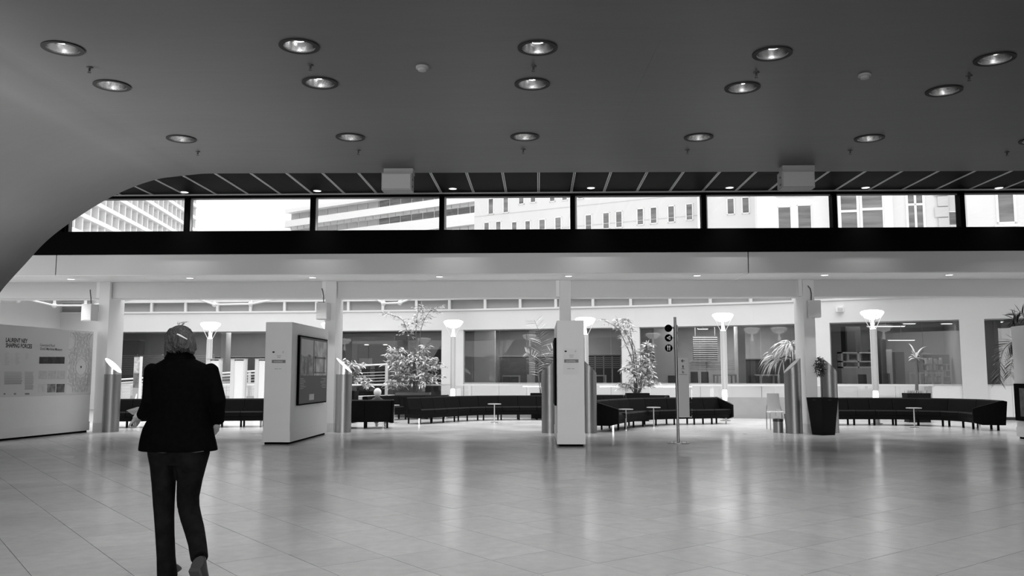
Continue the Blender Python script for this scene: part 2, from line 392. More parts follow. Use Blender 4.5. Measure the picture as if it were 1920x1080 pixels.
# strip windows near the roof
ws = empty('window_%d' % (nwin + len(WIN)), kind='structure')
spx = [-300, -230, -165, -98, -32, 32, 97, 160, 220, 282, 346, 406, 468, 532, 592, 652, 717, 780, 842, 909, 975, 1042, 1112, 1183, 1257, 1333, 1409, 1490, 1574, 1660, 1750, 1850, 1960]
for a, b in zip(spx[:-1], spx[1:]):
    ribbon(MB(), a + 2, b - 2, ZSB, ZST, .03, .12).build('pane', mat('strip_pane', .34, .3), ws)
    q = wp(a); MB().box(q.x - .05, q.y - .02, ZSB, q.x + .05, q.y + .12, ZST).build('bar', M_WHITE, ws)
ribbon(MB(), -300, 1960, ZSB - .02, ZSB + .05, .16, -.03).build('sill', M_WHITE, ws)
ribbon(MB(), -300, 1960, ZST - .05, ZST + .03, .16, -.03).build('head', M_WHITE, ws)
# roof slab over atrium and rooms; end walls
rs = MB().box(-26, YC + .5, ZROOF, 26, 48, ZROOF + .2).build('ceiling_atrium', M_WHITE); tag(rs, kind='structure')
tag(MB().box(-20.2, YC, 0, -20, 44, ZROOF).build('wall_atrium_left', M_WHITE), kind='structure')
tag(MB().box(19.8, YC, 0, 20, 44, ZROOF).build('wall_atrium_right', M_WHITE), kind='structure')
tag(MB().box(-20, YC, 0, -14, YC + .3, ZS).build('wall_atrium_front_left', M_WHITE), kind='structure')
# ---- rooms behind the far wall
rb = MB(); ro = [wp(u) for u in (-420, 0, 400, 870, 1200, 1420, 1600, 1800, 2100, 2300)]
rr = MB()
for a, b in zip(ro[:-1], ro[1:]):
    rb.wallseg((a.x * 1.12, a.y + 5.2), (b.x * 1.12, b.y + 5.2), 0, 3.6, .2)
tag(rb.build('wall_room_back', M_ROOM), kind='structure')
cm = MB(); n = len(ro)
cm.add([(p.x, p.y + .3, 3.42) for p in ro] + [(p.x * 1.12, p.y + 5.3, 3.42) for p in ro] + [(p.x, p.y + .3, 3.6) for p in ro] + [(p.x * 1.12, p.y + 5.3, 3.6) for p in ro],
       [(i, i + 1, n + i + 1, n + i) for i in range(n - 1)] + [(2 * n + i, 2 * n + i + 1, 3 * n + i + 1, 3 * n + i) for i in range(n - 1)])
tag(cm.build('ceiling_room', M_ROOM), kind='structure')
# room partitions at the blind piers
for k_, u in enumerate((611, 848, 1182, 1528, 1822)):
    a = wp(u); tag(MB().wallseg((a.x, a.y + .3), (a.x * 1.12, a.y + 5.2), 0, 3.42, .15).build('wall_partition_%d' % (k_ + 1), M_ROOM), kind='structure')
for k_, (a, b) in enumerate(WIN[:5] + [(1845, 1990)]):
    m_ = (a + b) / 2; q = wp(m_); wd = (wp(b) - wp(a)).length
    area('room_ceiling_light', (q.x * 1.06, q.y + 2.6, 3.38), (0, 0, 0), max(1.2, wd * .6), 1.4, (16, 7, 17, 25, 6, 7)[k_] * 4.5)
# ---- balustrade between lounge and the far wall
YBAL = 28.4
def ybal(x): return max(0.0, 7.4 - x) * .075
ZRAIL = py(1200, 722.5, YBAL).z; ZPAR = py(1200, 745, YBAL).z
bl = empty('balustrade', (0, YBAL, 0), label='long glass balustrade with white handrail and grey parapet behind the sofas', cat='balustrade')
bx = [-14.5 + 2.02 * k for k in range(17)]
def brun(a, b, y0, y1, z0, z1):
    ya, yb = ybal(a), ybal(b); return MB().prism([(a, ya + y0, z0), (b, yb + y0, z0), (b, yb + y1, z0), (a, ya + y1, z0)], (0, 0, z1 - z0))
for a, b in zip(bx[:-1], bx[1:]):
    brun(a + .01, b - .01, 0, .015, ZPAR, ZRAIL - .02).build('glass_pane', M_GLASSB, bl)
    brun(a + .004, b - .004, 0, .10, .09, ZPAR).build('parapet_panel', mat('parapet_grey', .33, .6, var=.03), bl)
    brun(a, b, -.02, .12, 0, .09).build('base_strip', M_GREY, bl)
    brun(a, b, -.03, .05, ZRAIL - .025, ZRAIL + .03).build('handrail', M_WHITE, bl)
# ---- columns (blade piers)
for i, x in enumerate(COLX):
    lab = ['white blade column beside the long text panel', 'white blade column behind the panel with the landscape poster', 'white blade column behind the narrow central panel',
           'white blade column with a tapered black planter at its foot', 'white blade column next to the drooping palm'][i]
    c = empty('column', (x, YC - .12, 0), label=lab, cat='column')
    MB().box(-.135, 0, .22, .135, .80, ZS - .02).build('shaft', M_WHITE, c)
    MB().box(-.14, -.004, 0, .14, .804, .22).build('plinth', M_LGREY, c)
    MB().box(-.235, .04, ZF2, -.14, .16, ZS - .02).build('cable_duct', M_PANEL, c)
# wall speakers on columns
for i, dx, z0, lab in ((0, -.28, py(154, 603, YC).z, 'grey wall loudspeaker on the column beside the text panel'), (1, -.14, py(600, 601, YC).z, 'grey wall loudspeaker on the column behind the poster panel'), (3, .06, py(1530, 597, YC).z, 'grey wall loudspeaker on the column above the black planter')):
    s = empty('loudspeaker', (COLX[i] + dx, YC - .13, z0), label=lab, cat='loudspeaker')
    MB().prism([(-.15, -.26, 0), (.13, -.30, 0), (.15, -.01, 0), (-.1, -.01, 0)], (0, 0, .42)).build('cabinet', M_FASCIA, s)
    MB().prism([(-.14, -.27, .02), (.12, -.31, .02), (.12, -.30, .02), (-.14, -.26, .02)], (0, 0, .38)).build('grille', M_LGREY, s)
    MB().tube([(-.02, -.05, .42), (-.02, -.08, .6), (-.04, -.08, .72), (-.08, -.02, .8)], .012, 6).build('cable', M_DKMETAL, s)
# ---- downlights of the vault
def downlight(p):
    e = empty('downlight', (p.x, p.y, ZV), label='large round recessed downlight with dark rim and mirrored bowl in the plaster vault', cat='downlight', group='downlights set into the plaster vault')
    ring = MB(); n = 32
    ring.rings([[(r * math.cos(2 * math.pi * k / n), r * math.sin(2 * math.pi * k / n), z) for k in range(n)] for r, z in ((.245, .004), (.245, -.014), (.19, -.012), (.19, .004))], cap=False)
    ring.build('rim', mat('rim_dark', .018, .6, spec=.2), e, smooth=True)
    MB().lathe([(.19, 0), (.186, .08), (.165, .17), (.12, .24), (.06, .27)], 40, cap=False).build('reflector', M_MIRROR, e, smooth=True)
    MB().lathe([(.06, .27), (.055, .20), (.05, .16), (.02, .14)], 16).build('bulb', M_LGREY, e, smooth=True)
    MB().tube([(-.18 + .36 * k / 12, .02, .055 - .05 * math.sin(math.pi * k / 12) + .05) for k in range(13)], .006, 6).build('retaining_wire', M_CHROME, e, smooth=True)
    l = bpy.data.lights.new('downlight_fill', 'AREA'); l.shape = 'DISK'; l.size = .1; l.energy = 7; l.spread = R(120)  # fill added inside the unlit downlights to brighten floor and panels
    lo = bpy.data.objects.new('downlight_fill', l); COL.objects.link(lo); lo.parent = e; lo.location = (0, 0, .13)
    return e
d0 = downlight(lampP[0])
for p in lampP[1:]:
    q = copy_tree(d0); q.location = (p.x, p.y, ZV)
# sprinklers
def sprinkler(p):
    e = empty('sprinkler', (p.x, p.y, ZV), label='tiny dark sprinkler head hanging from the plaster vault', cat='sprinkler', group='sprinkler heads on the plaster vault')
    MB().lathe([(.045, 0), (.04, -.012), (.014, -.016), (.012, -.05), (.02, -.055)], 12).build('body', M_DKMETAL, e, smooth=True)
    MB().lathe([(.022, -.072), (.022, -.078)], 12).build('deflector', M_DKMETAL, e)
    MB().tube([(-.015, 0, -.05), (-.018, 0, -.075)], .003, 5).build('arm', M_DKMETAL, e)
    return e
spr = [pz(a, b, ZV) for a, b in ((168,126),(582,122),(1000,124),(1418,136),(1817,142),(371,284),(672,282),(981,280),(1289,281),(1594,282),(1888,285))]
s0 = sprinkler(spr[0])
for p in spr[1:]: q = copy_tree(s0); q.location = (p.x, p.y, ZV)
for a, b, lab in ((792, 125, 'pale round smoke detector on the brighter part of the vault'), (1621, 140, 'pale round smoke detector on the darker part of the vault')):
    p = pz(a, b, ZV); e = empty('smoke_detector', (p.x, p.y, ZV), label=lab, cat='smoke detector')
    MB().lathe([(.085, 0), (.085, -.025), (.075, -.03)], 20).build('base', M_GREY, e, smooth=True)
    MB().lathe([(.06, -.03), (.055, -.055), (.03, -.065)], 20).build('head', M_GREY, e, smooth=True)
# seam of the vault
pA, pB = pz(1238, 75, ZV), pz(1168, 225, ZV)
tag(MB().bar((pA.x, pA.y, ZV - .0005), (pB.x, pB.y, ZV - .0005), .006, .002).build('trim_5', M_DKMETAL), kind='structure')
# loudspeakers at the vault edge
for (x0, x1, y0, y1), lab, sg in (((715, 775, 326, 358), 'boxy pale loudspeaker hung at the vault edge over the lit lounge planters', 1), ((1462, 1526, 322, 354), 'boxy grey loudspeaker hung at the vault edge before the arched window outside', -1)):
    Yq = 16.2; a = py(x0, y1, Yq); b = py(x1, y0, Yq); cx = (a.x + b.x) / 2; hw = (b.x - a.x) / 2 - .02; zt = b.z - ZV; zb = a.z - ZV
    e = empty('loudspeaker', (cx, Yq, ZV), label=lab, cat='loudspeaker')
    MB().prism([(-hw, 0, zb), (hw * .86, 0, zb), (hw, .25, zb + .02), (hw, .25, zt), (hw * .9, 0, zt), (-hw, 0, zt)][:6] if 0 else [(-hw, -.10, zb), (hw, -.10, zb), (hw, .22, zb), (-hw, .22, zb)], (0, 0, zt - zb)).build('cabinet', M_GREY, e)
    MB().box(-hw + .02, -.125, zb + .02, hw - .02, -.10, zt - .03).build('grille', mat('grille_grey', .42, .6), e)
    MB().box(-hw + .03, -.06, zt, hw + .02, .2, -.005).build('bracket', M_GREY, e)
    for dz in (.06, .2): MB().box(hw * sg - .012, -.02, zb + dz, hw * sg + .014, .03, zb + dz + .03).build('bolt', M_DKMETAL, e)
# small bright downlights in the soffit and the plank ceiling
def small_spot(p, group, label, watts):
    e = empty('spotlight', p, label=label, cat='spotlight', group=group)
    MB().lathe([(.10, .012), (.10, -.008), (.085, -.01), (.085, .012)], 24, cap=False).build('rim', M_WHITE, e, smooth=True)
    MB().lathe([(.085, .006), (.085, -.004), (.06, -.012)], 24).build('lens', M_LAMPGLOW, e, smooth=True)
    l = bpy.data.lights.new('spot_beam', 'AREA'); l.shape = 'DISK'; l.size = .14; l.energy = watts; l.spread = R(70)
    lo = bpy.data.objects.new('spot_beam', l); COL.objects.link(lo); lo.parent = e; lo.location = (0, 0, -.02)
    return e
s0 = None
for a, b in ((133,523),(356,521),(586,520),(824,518.5),(1066,517.5),(1307,516.5),(1546,515.5),(1780,515)):
    p = pz(a, b, ZS - .02); p = Vector((p.x, min(max(p.y, YF + .25), YC - .2), ZS - .02))
    if s0 is None: s0 = small_spot(p, 'spotlights in the white soffit', 'small bright round spotlight in the white soffit above the columns', 9)
    else: q = copy_tree(s0); q.location = p
s0 = None
for a, b in ((346,360),(595,357.5),(849,353.5),(1108,352),(1368,351.5),(1623,351.5),(1873,352)):
    p = pz(a, b, ZD)
    p = Vector((p.x, p.y, ZD))
    if s0 is None: s0 = small_spot(p, 'spotlights in the dark plank ceiling', 'small bright round spotlight in the dark plank ceiling', 6)
    else: q = copy_tree(s0); q.location = p
for e in [o for o in bpy.data.objects if o.name.startswith('spotlight')]:
    pass
# ================================================================== EXHIBITION PANELS
HP = 2.50
def board(x, y0, y1, label, wx=.55):
    e = empty('display_panel', (x, y0, 0), label=label, cat='display panel')
    L = y1 - y0; h = wx / 2
    MB().box(-h, 0, .045, h, L, HP).build('body', M_PANEL, e)
    MB().box(-h - .012, -.012, .045, h + .012, L + .012, .26).build('plinth_band', M_PANEL, e)
    MB().box(-h + .03, .03, 0, h - .03, L - .03, .045).build('recessed_foot', M_BLACK, e)
    return e
pc = board(.63, 17.15, 20.2, 'narrow white display panel with small notice before the central column', .54)
pl = board(-5.38, 17.5, 20.55, 'white display panel with a black framed landscape poster on its side')
pt = board(-11.915, 17.6, 21.2, 'long white display panel printed with text and a line pattern')
for e_, w_ in ((pc, .27), (pl, .275)):     # notice sheet on the narrow end
    z0 = 1.42
    sh = MB().box(-.15, -.006, z0, .17, -.001, z0 + .52).build('notice', M_PAPER, e_)
    MB().box(-.13, -.0075, z0 + .235, .155, -.0062, z0 + .30).build('dark_band', M_INKG, sh)
    MB().ball((-.10, -.007, z0 + .46), (.025, .002, .018), 10, 6).build('logo', M_INK, sh)
    MB().ball((.10, -.007, z0 + .46), (.014, .002, .022), 10, 6).build('logo', M_LGREY, sh)
    for zz, a, b in ((.38, -.03, .06), (.345, -.02, .05), (.11, -.07, .0), (.11, .02, .07)):
        MB().box(a, -.0075, z0 + zz, b, -.0062, z0 + zz + .008).build('text_line', M_INKG, sh)
    text('lettering', 'SHAPING', .045, M_PAPER, sh, (-.09, -.0078, z0 + .25), (1, 0, 0), (0, 0, 1))
# dark frames on the flanks of the central panel
for s in (-1, 1):
    MB().box(min(s * .27, s * .31), .65, .78, max(s * .27, s * .31), 2.4, 2.18).build('framed_poster', M_BLACK, pc)
# big poster on the flank of the left panel: local frame, x = +.275, y 0..3.05
px0 = .275; po = empty('poster', (0, 0, 0)); po.parent = pl
PY0, PY1, PZ0, PZ1 = .42, 2.78, .77, 2.25
fr = MB().box(px0, PY0, PZ0, px0 + .05, PY1, PZ1).build('frame', M_BLACK, po)
MB().box(px0 + .05, PY0 + .03, PZ0 + .03, px0 + .053, PY1 - .03, PZ1 - .03).build('print', mat('poster_dark', .06, .5), po)
M_PIC1 = mat('picture_tone', .34, .6, var=.5, scale=5, stretch=(1, 1, 2)); M_PIC2 = mat('picture_tone_light', .5, .6, var=.4, scale=4)
MB().box(px0 + .053, PY0 + .10, 1.40, px0 + .055, PY0 + 1.08, 2.18).build('picture', M_PIC1, po)
MB().box(px0 + .053, PY0 + 1.16, 1.40, px0 + .055, PY1 - .08, 2.18).build('picture', M_PIC2, po)
# shapes in the two pictures
d = MB().prism([(px0 + .0555, PY0 + .10, 1.85), (px0 + .0555, PY0 + .4, 1.80), (px0 + .0555, PY0 + .7, 1.86), (px0 + .0555, PY0 + 1.08, 1.82), (px0 + .0555, PY0 + 1.08, 2.18), (px0 + .0555, PY0 + .10, 2.18)], (.0006, 0, 0)).build('sky_shape', M_LGREY, po)
for yy in (.38, .60, .70):
    MB().prism([(px0 + .056, PY0 + yy + a * .05, 1.42 + b) for a, b in ((-1, 0), (1, 0), (1, .18), (.4, .33), (-.4, .33), (-1, .18))], (.0006, 0, 0)).build('tree_shape', M_INKG, po)
for a, b, c_, d_ in ((1.22, 1.45, 1.30, 1.84), (2.0, 1.45, 2.10, 1.84), (1.18, 1.78, 2.2, 1.82), (1.18, 1.45, 2.2, 1.48)):
    MB().box(px0 + .056, PY0 + a, b, px0 + .0566, PY0 + c_, d_).build('bridge_shape', M_INKG, po)
for k in range(7):
    MB().box(px0 + .0535, PY0 + .10, 1.33 - .035 * k, px0 + .0545, PY0 + .10 + random.uniform(.2, .42), 1.338 - .035 * k).build('text_line', M_LGREY, po)
    MB().box(px0 + .0535, PY1 - .10 - random.uniform(.2, .5), 1.33 - .035 * k, px0 + .0545, PY1 - .1, 1.338 - .035 * k).build('text_line', M_LGREY, po)
MB().box(px0 + .0535, PY0 + .82, .86, px0 + .055, PY0 + 1.22, .99).build('label_plate', M_LGREY, po)
# print on the long text panel (its flank faces the hall, x = +.275 in panel space)
pt.rotation_euler = (0, 0, -.119)
E_ = pt; XP = .2795
_u = Vector((math.sin(.119), math.cos(.119))); _n = Vector((math.cos(.119), -math.sin(.119))); _o = Vector((-11.915, 17.6)) + _n * .28
def LY(a, b=704):                      # picture column -> position along the flank and height
    r = ray(a, b); r2 = Vector((r.x, r.y)); t = _o.dot(_n) / r2.dot(_n); h_ = r2 * t; return (h_ - _o).dot(_u), HC + r.z * t
MB().box(.275, 0.0, .93, .279, 3.6, HP - .01).build('printed_sheet', mat('print_sheet', .66, .6), E_)
def tl(a, b, a1, s_, size, m=M_INK, bold=0.0):
    y, z = LY(a, b); o = text('lettering', s_, size, m, E_, (0, 0, 0), (0, 1, 0), (0, 0, 1), 1, bold=bold)
    w_ = max(v.co.y for v in o.data.vertices); o.scale = (1, (LY(a1)[0] - y) / w_, 1); o.location = (XP + .001, y, z); return tag(o, kind='stuff')
tl(10.5, 641, 48, 'LAURENT NEY', .13, bold=.004); tl(10.5, 651, 57, 'SHAPING FORCES', .13, bold=.004)
tl(75, 649, 100, 'Courtyard Roof', .085); tl(75, 656, 114, 'Dutch Maritime Museum', .085, bold=.001)
def pbox(par, a0, a1, b0, b1, m, nm='picture'):
    y0, z1 = LY(a0, b0); y1, z0 = LY(a1, b1); return MB().box(XP, y0, z0, XP + .001, y1, z1).build(nm, m, par)
strip = empty('film_strip'); strip.parent = E_
for k in range(6): pbox(strip, 74 + 7.9 * k, 81.3 + 7.9 * k, 669, 682, mat('film_tone_%d' % (k % 2), (.02, .035)[k % 2], .6, var=.5, scale=14))
for k in range(3):
    pbox(E_, 73 + 17 * k, 87.5 + 17 * k, 695, 711, mat('sketch_tone', .55, .6, var=.12, scale=18))
    pbox(E_, 72 + 17 * k, 86.5 + 17 * k, 720, 735.5, (mat('sketch_tone2', .60, .6, var=.12, scale=10), mat('photo_a', .20, .6, var=.9, scale=7), mat('photo_b', .14, .6, var=.98, scale=4))[k])
for a0, a1, n_ in ((8, 42, 12), (46.5, 63, 17)):
    for k in range(n_): pbox(E_, a0, a1 - random.uniform(0, .1) * (a1 - a0), 697.5 + 2.0 * k, 698.1 + 2.0 * k, M_INKG, 'text_line')
for a0, n_ in ((9, 9), (29, 9), (48, 5)):
    for k in range(n_): pbox(E_, a0, a0 + random.uniform(4, 9), 662 + 2.6 * k, 662.6 + 2.6 * k, mat('ink_pale', .4, .7), 'text_line')
for a0, a1 in ((7, 10), (26, 30), (47, 55)): pbox(E_, a0, a1, 737, 740, M_INKG, 'logo')
# star pattern panel
YQ0, YQ1 = LY(126)[0], 3.59
MB().box(.279, YQ0, .96, .2793, YQ1, HP - .02).build('pattern_sheet', mat('pattern_sheet', .74, .7), E_)
pat = MB(); yc, zc = LY(152, 688); wy = (YQ1 - YQ0) / 2
def seg(a, b): pat.bar((XP, yc + a[0], zc + a[1]), (XP, yc + b[0], zc + b[1]), .0035, .0035, up=(1, 0, 0))
def clipseg(a, b):
    pts = [(a[0] + (b[0] - a[0]) * t / 10, a[1] + (b[1] - a[1]) * t / 10) for t in range(11)]
    for p, q in zip(pts[:-1], pts[1:]):
        if all(YQ0 < yc + s_[0] < YQ1 and .97 < zc + s_[1] < HP - .03 for s_ in (p, q)): seg(p, q)
for oy, oz in ((0, 0), (-wy, .62), (wy, .62), (-wy, -.62), (wy, -.62), (0, 1.0), (0, -1.0)):
    for r_ in (.22, .38, .55):
        for k in range(12):
            t0 = 2 * math.pi * k / 12
            for st in (1, 3, 4):
                if (r_ < .3 and st > 1) or (r_ > .5 and st == 1): continue
                t1_ = 2 * math.pi * (k + st) / 12
                clipseg((oy + r_ * math.cos(t0), oz + r_ * math.sin(t0)), (oy + r_ * math.cos(t1_), oz + r_ * math.sin(t1_)))
for zz in (-.44, .40): clipseg((-wy, zz), (wy, zz))
tag(pat.build('line_pattern', mat('ink_line', .5, .7), E_), kind='stuff')
MB().ball((XP, yc, zc), (.002, .025, .03), 8, 6).build('rosette', M_INK, E_)
# right-hand display panel at the picture edge
p = pz(1907, 822)
pr = board(p.x + .29, p.y - 3.0, p.y, 'display panel with a dark framed screen under the drooping palm')
MB().box(-.315, .9, .40, -.275, 2.97, 1.22).build('screen_frame', M_BLACK, pr)
MB().box(-.318, 1.1, .50, -.315, 2.75, 1.12).build('screen_picture', mat('screen_pic', .06, .4, var=.9, scale=6), pr)
# ================================================================== KIOSKS
def kiosk(x, y, s, label, lit):
    e = empty('kiosk', (x, y, 0), label=label, cat='kiosk'); r = .20; n = 40; zl, zh = 1.46, 1.84
    def ztop(t): return (zl + zh) / 2 - s * math.cos(t) * (zh - zl) / 2
    lo = [(r * math.cos(2*math.pi*k/n), r * math.sin(2*math.pi*k/n), .0) for k in range(n)]
    mi = [(a, b, 1.43) for a, b, _ in lo]
    MB().rings([lo, mi]).build('drum', M_STEEL, e, smooth=True)
    a = [(q[0] * .995, q[1] * .995, 1.432) for q in lo]; b = [(q[0] * .995, q[1] * .995, ztop(2*math.pi*k/n)) for k, q in enumerate(lo)]
    MB().rings([a, b]).build('head', M_STEEL if not lit else mat('steel_pale', .62, .3, .8), e, smooth=True)
    nrm = Vector((s * (zh - zl) / (2 * r), 0, 1)).normalized()
    d = [Vector((q[0] * .93, q[1] * .93, ztop(2*math.pi*k/n) * .0 + (zl + zh) / 2 - s * q[0] * .93 / r * (zh - zl) / 2)) for k, q in enumerate(lo)]
    MB().prism([v + nrm * .002 for v in d], nrm * .006).build('screen', M_SCREENWHITE if lit else M_GREY, e)
    return e
yk = 21.25
kiosk(py(207, 800, yk).x, yk, 1, 'steel drum kiosk with a glowing slanted disc beside the text panel', True)
kiosk(py(643, 800, yk).x, yk, 1, 'steel drum kiosk next to the seated white haired man', True)
kiosk(py(1031, 800, yk).x, yk, -1, 'steel drum kiosk sloping to the long sofa, behind the narrow panel', False)
kiosk(py(1104, 800, yk).x, yk, 1, 'steel drum kiosk sloping to the curved sofa, behind the narrow panel', False)
kiosk(py(1489, 800, yk).x, yk, -1, 'steel drum kiosk behind the waste bin and light chair', False)
kiosk(py(1561, 800, yk + .1).x, yk + .25, 1, 'steel drum kiosk right behind the tapered black planter', False)
# ================================================================== SIGN POST
p = pz(1272, 831); sg = empty('sign_post', (p.x, p.y, 0), label='steel wayfinding post with round black signs and a hanging board', cat='sign post')
k_ = p.y / 1608.0
def SX(px): return (px - 1272) * k_
def SZ(pyy): return 1.4 + (704 - pyy) * k_ - .0
MB().lathe([(.225, 0), (.225, .012), (.05, .02)], 32).build('base_plate', M_STEEL, sg, smooth=True)
for t in range(6): MB().lathe([(.014, .012), (.012, .026)], 8, (.17 * math.cos(t), .17 * math.sin(t), 0)).build('bolt', M_STEEL, sg)
MB().tube([(0, 0, .01), (SX(1270), 0, SZ(595))], .028, 14).build('pole', M_STEEL, sg, smooth=True)
for k, yy in enumerate((616, 634, 653)):
    z = SZ(yy); x = SX(1257.5)
    dsk = MB(); dsk.rings([[(x + .078 * math.cos(2*math.pi*q/28), yo, z + .078 * math.sin(2*math.pi*q/28)) for q in range(28)] for yo in (-.012, .012)]); ds = dsk.build('round_sign', M_BLACK, sg)
    MB().tube([(x + .07, 0, z), (SX(1270), 0, z)], .008, 6).build('bracket', M_STEEL, sg)
    if k == 1:
        MB().prism([(x - .045, -.0145, z), (x + .035, -.0145, z + .048), (x + .035, -.0145, z - .048)], (0, .002, 0)).build('arrow_mark', M_PAPER, ds)
        MB().prism([(x - .012, -.016, z), (x + .022, -.016, z + .02), (x + .022, -.016, z - .02)], (0, .001, 0)).build('arrow_core', M_BLACK, ds)
    if k == 2:
        for q in (-.022, .018):
            MB().box(x + q - .008, -.0145, z - .05, x + q + .008, -.0125, z + .01).build('cutlery_mark', M_PAPER, ds)
            MB().ball((x + q, -.0135, z + .028), (.016, .001, .026), 10, 6).build('cutlery_mark', M_PAPER, ds)
    # second disc turned away behind the pole
    x2 = SX(1274); ax = Vector((.35, .94, 0)); d2 = MB()
    d2.rings([[Vector((x2, .06, z)) + ax * (.078 * math.cos(2*math.pi*q/28)) + Vector((0, 0, .078 * math.sin(2*math.pi*q/28))) + Vector((.94, -.35, 0)) * yo for q in range(28)] for yo in (-.01, .01)]); d2.build('round_sign', M_LGREY, sg)
bx0, bx1, bz0, bz1 = SX(1273.5), SX(1293.5), SZ(780), SZ(671)
bd = MB().box(bx0, -.02, bz0, bx1, .02, bz1).build('sign_board', mat('sign_face', .52, .5), sg)
MB().box(bx1 - .03, .0, bz0 - .006, bx1 + .055, .018, SZ(717)).build('clear_side_plate', M_GLASSB, sg)
MB().box(bx0, -.022, bz0 - .012, bx1 + .05, .022, bz0).build('bottom_bar', M_STEEL, sg)
xc = SX(1283); z = SZ(677)
MB().box(xc - .01, -.023, z - .007, xc + .035, -.0205, z + .007).build('arrow_shaft', M_INK, bd)
MB().prism([(xc - .042, -.023, z), (xc - .002, -.023, z + .034), (xc + .008, -.023, z + .026), (xc - .014, -.023, z), (xc + .008, -.023, z - .026), (xc - .002, -.023, z - .034)], (0, .0025, 0)).build('arrow_head', M_INK, bd)
MB().ball((xc, -.021, SZ(687)), (.016, .002, .022), 10, 6).build('icon', M_INK, bd)
for q in (-.012, .012): MB().box(xc + q - .006, -.0225, SZ(692), xc + q + .006, -.0205, SZ(689)).build('icon', M_INK, bd)
MB().box(xc - .05, -.0225, SZ(692.5), xc + .04, -.0205, SZ(691.8)).build('text_line', M_INKG, bd)
MB().prism([(xc - .022, -.0225, SZ(700)), (xc + .022, -.0225, SZ(700)), (xc + .022, -.0225, SZ(697)), (xc, -.0225, SZ(697)), (xc, -.0225, SZ(695)), (xc - .022, -.0225, SZ(695))], (0, .002, 0)).build('icon', M_INKG, bd)
MB().box(xc - .085, -.0225, SZ(702.8), xc + .085, -.0205, SZ(701.8)).build('text_line', M_INKG, bd)
# ================================================================== SOFAS
def resample(pts, step):
    P = [Vector((p.x, p.y)) for p in pts]; fine = []
    for i in range(len(P) - 1):
        p0, p1, p2, p3 = P[max(i-1,0)], P[i], P[i+1], P[min(i+2,len(P)-1)]
        for k in range(12):
            t = k / 12; fine.append(.5*((2*p1)+(p2-p0)*t+(2*p0-5*p1+4*p2-p3)*t*t+(3*p1-p0-3*p2+p3)*t**3))
    fine.append(P[-1]); L = sum((b-a).length for a, b in zip(fine[:-1], fine[1:])); n = max(2, round(L/step)); out = [fine[0]]; acc = 0; tgt = L/n
    for a, b in zip(fine[:-1], fine[1:]):
        d = (b-a).length
        while acc + d >= tgt - 1e-9 and len(out) < n:
            out.append(a + (b-a)*((tgt-acc)/d)); tgt += L/n
        acc += d
    out.append(fine[-1]); return out
def sofa(path, label, ends=(1, 1), step=.58, side=1, zb=.76, chrome=(0, -1)):
    st = resample(path, step); nrm = []
    for i in range(len(st)):
        d = (st[min(i+1,len(st)-1)] - st[max(i-1,0)]).normalized(); nrm.append(Vector((-d.y, d.x)) * side)
    o0 = st[len(st)//2]; e = empty('sofa', (o0.x, o0.y, 0), label=label, cat='sofa')
    def P(i, s, z, shift=0.0):
        j = min(max(i, 0), len(st)-1); t = (st[min(j+1,len(st)-1)] - st[max(j-1,0)]).normalized()
        q = st[j] + nrm[j]*s + t*shift - o0; return (q.x, q.y, z)
    SEAT = [(0, .30), (.0, .40), (.04, .435), (.56, .405), (.56, .28), (.05, .27)]
    BACK = [(.50, .39), (.60, zb-.03), (.63, zb), (.74, zb), (.78, zb-.03), (.72, .26), (.54, .28)]
    for i in range(len(st)-1):
        for nm, prof_ in (('seat_cushion', SEAT), ('back_cushion', BACK)):
            MB().rings([[P(i, s, z, .006) for s, z in prof_], [P(i+1, s, z, -.006) for s, z in prof_]]).build(nm, M_SOFA, e)
    b = MB(); b.rings([[P(i, s, z) for s, z in ((.04, .275), (.68, .275), (.66, .17), (.10, .17))] for i in range(len(st))]); b.build('base', M_SOFASEAM, e)
    for i in range(len(st)):
        for s in (.16, .60):
            q = P(i, s, 0, .07 if i == 0 else (-.07 if i == len(st)-1 else 0)); ch = (s < .3 and ((i == 0 and 0 in chrome) or (i == len(st)-1 and -1 in chrome)))
            MB().box(q[0]-.022, q[1]-.022, 0, q[0]+.022, q[1]+.022, .18).build('leg', M_CHROME if ch else M_SOFASEAM, e)
    for en, i, sg_ in ((ends[0], 0, -1), (ends[1], len(st)-1, 1)):
        if en:
            prof_ = [(-.02, .20), (-.02, .55), (.05, .58), (.70, zb+.005), (.80, zb-.02), (.74, .14), (.2, .14)]
            MB().rings([[P(i, s, z, sg_*.005) for s, z in prof_], [P(i, s, z, sg_*.065) for s, z in prof_]]).build('end_panel', M_SOFA, e)
    return e, st, nrm, o0
def F(*px): return [pz(a, b) for a, b in px]
sofa(F((190, 803), (260, 802.5), (340, 802), (420, 801.5), (492, 801)), 'black sofa in front of the white banner posts', (1, 1))
S2 = sofa([Vector((-5.55, 23.75, 0)), Vector((-5.15, 23.45, 0)), Vector((-4.7, 23.35, 0)), Vector((-4.25, 23.55, 0))][::-1], 'black curved sofa turned away, with the white haired man in it', (1, 1), side=1)
sofa(F((722, 790.5), (738, 788.5), (762, 787), (800, 786.3), (840, 786)), 'black curved sofa in front of the wide leafy bamboo', (0, 1))
sofa(F((790, 796), (830, 793.5), (880, 790), (930, 788.5), (985, 788), (1040, 788)), 'long black sofa running towards the narrow central panel', (0, 1))
sofa(F((1160, 809.5), (1182, 804.5), (1225, 799), (1275, 797), (1320, 796.5), (1372, 795)), 'black curved sofa behind the sign post', (1, 1))
sofa(F((1100, 785.5), (1150, 785.5), (1200, 786), (1235, 787)), 'black low sofa tucked between the bamboo box and the curved sofa', (1, 1))
sofa(F((1570, 798), (1655, 798), (1745, 799.5), (1795, 802), (1826, 807)), 'long black sofa beneath the tall lamp and the yucca', (1, 1))
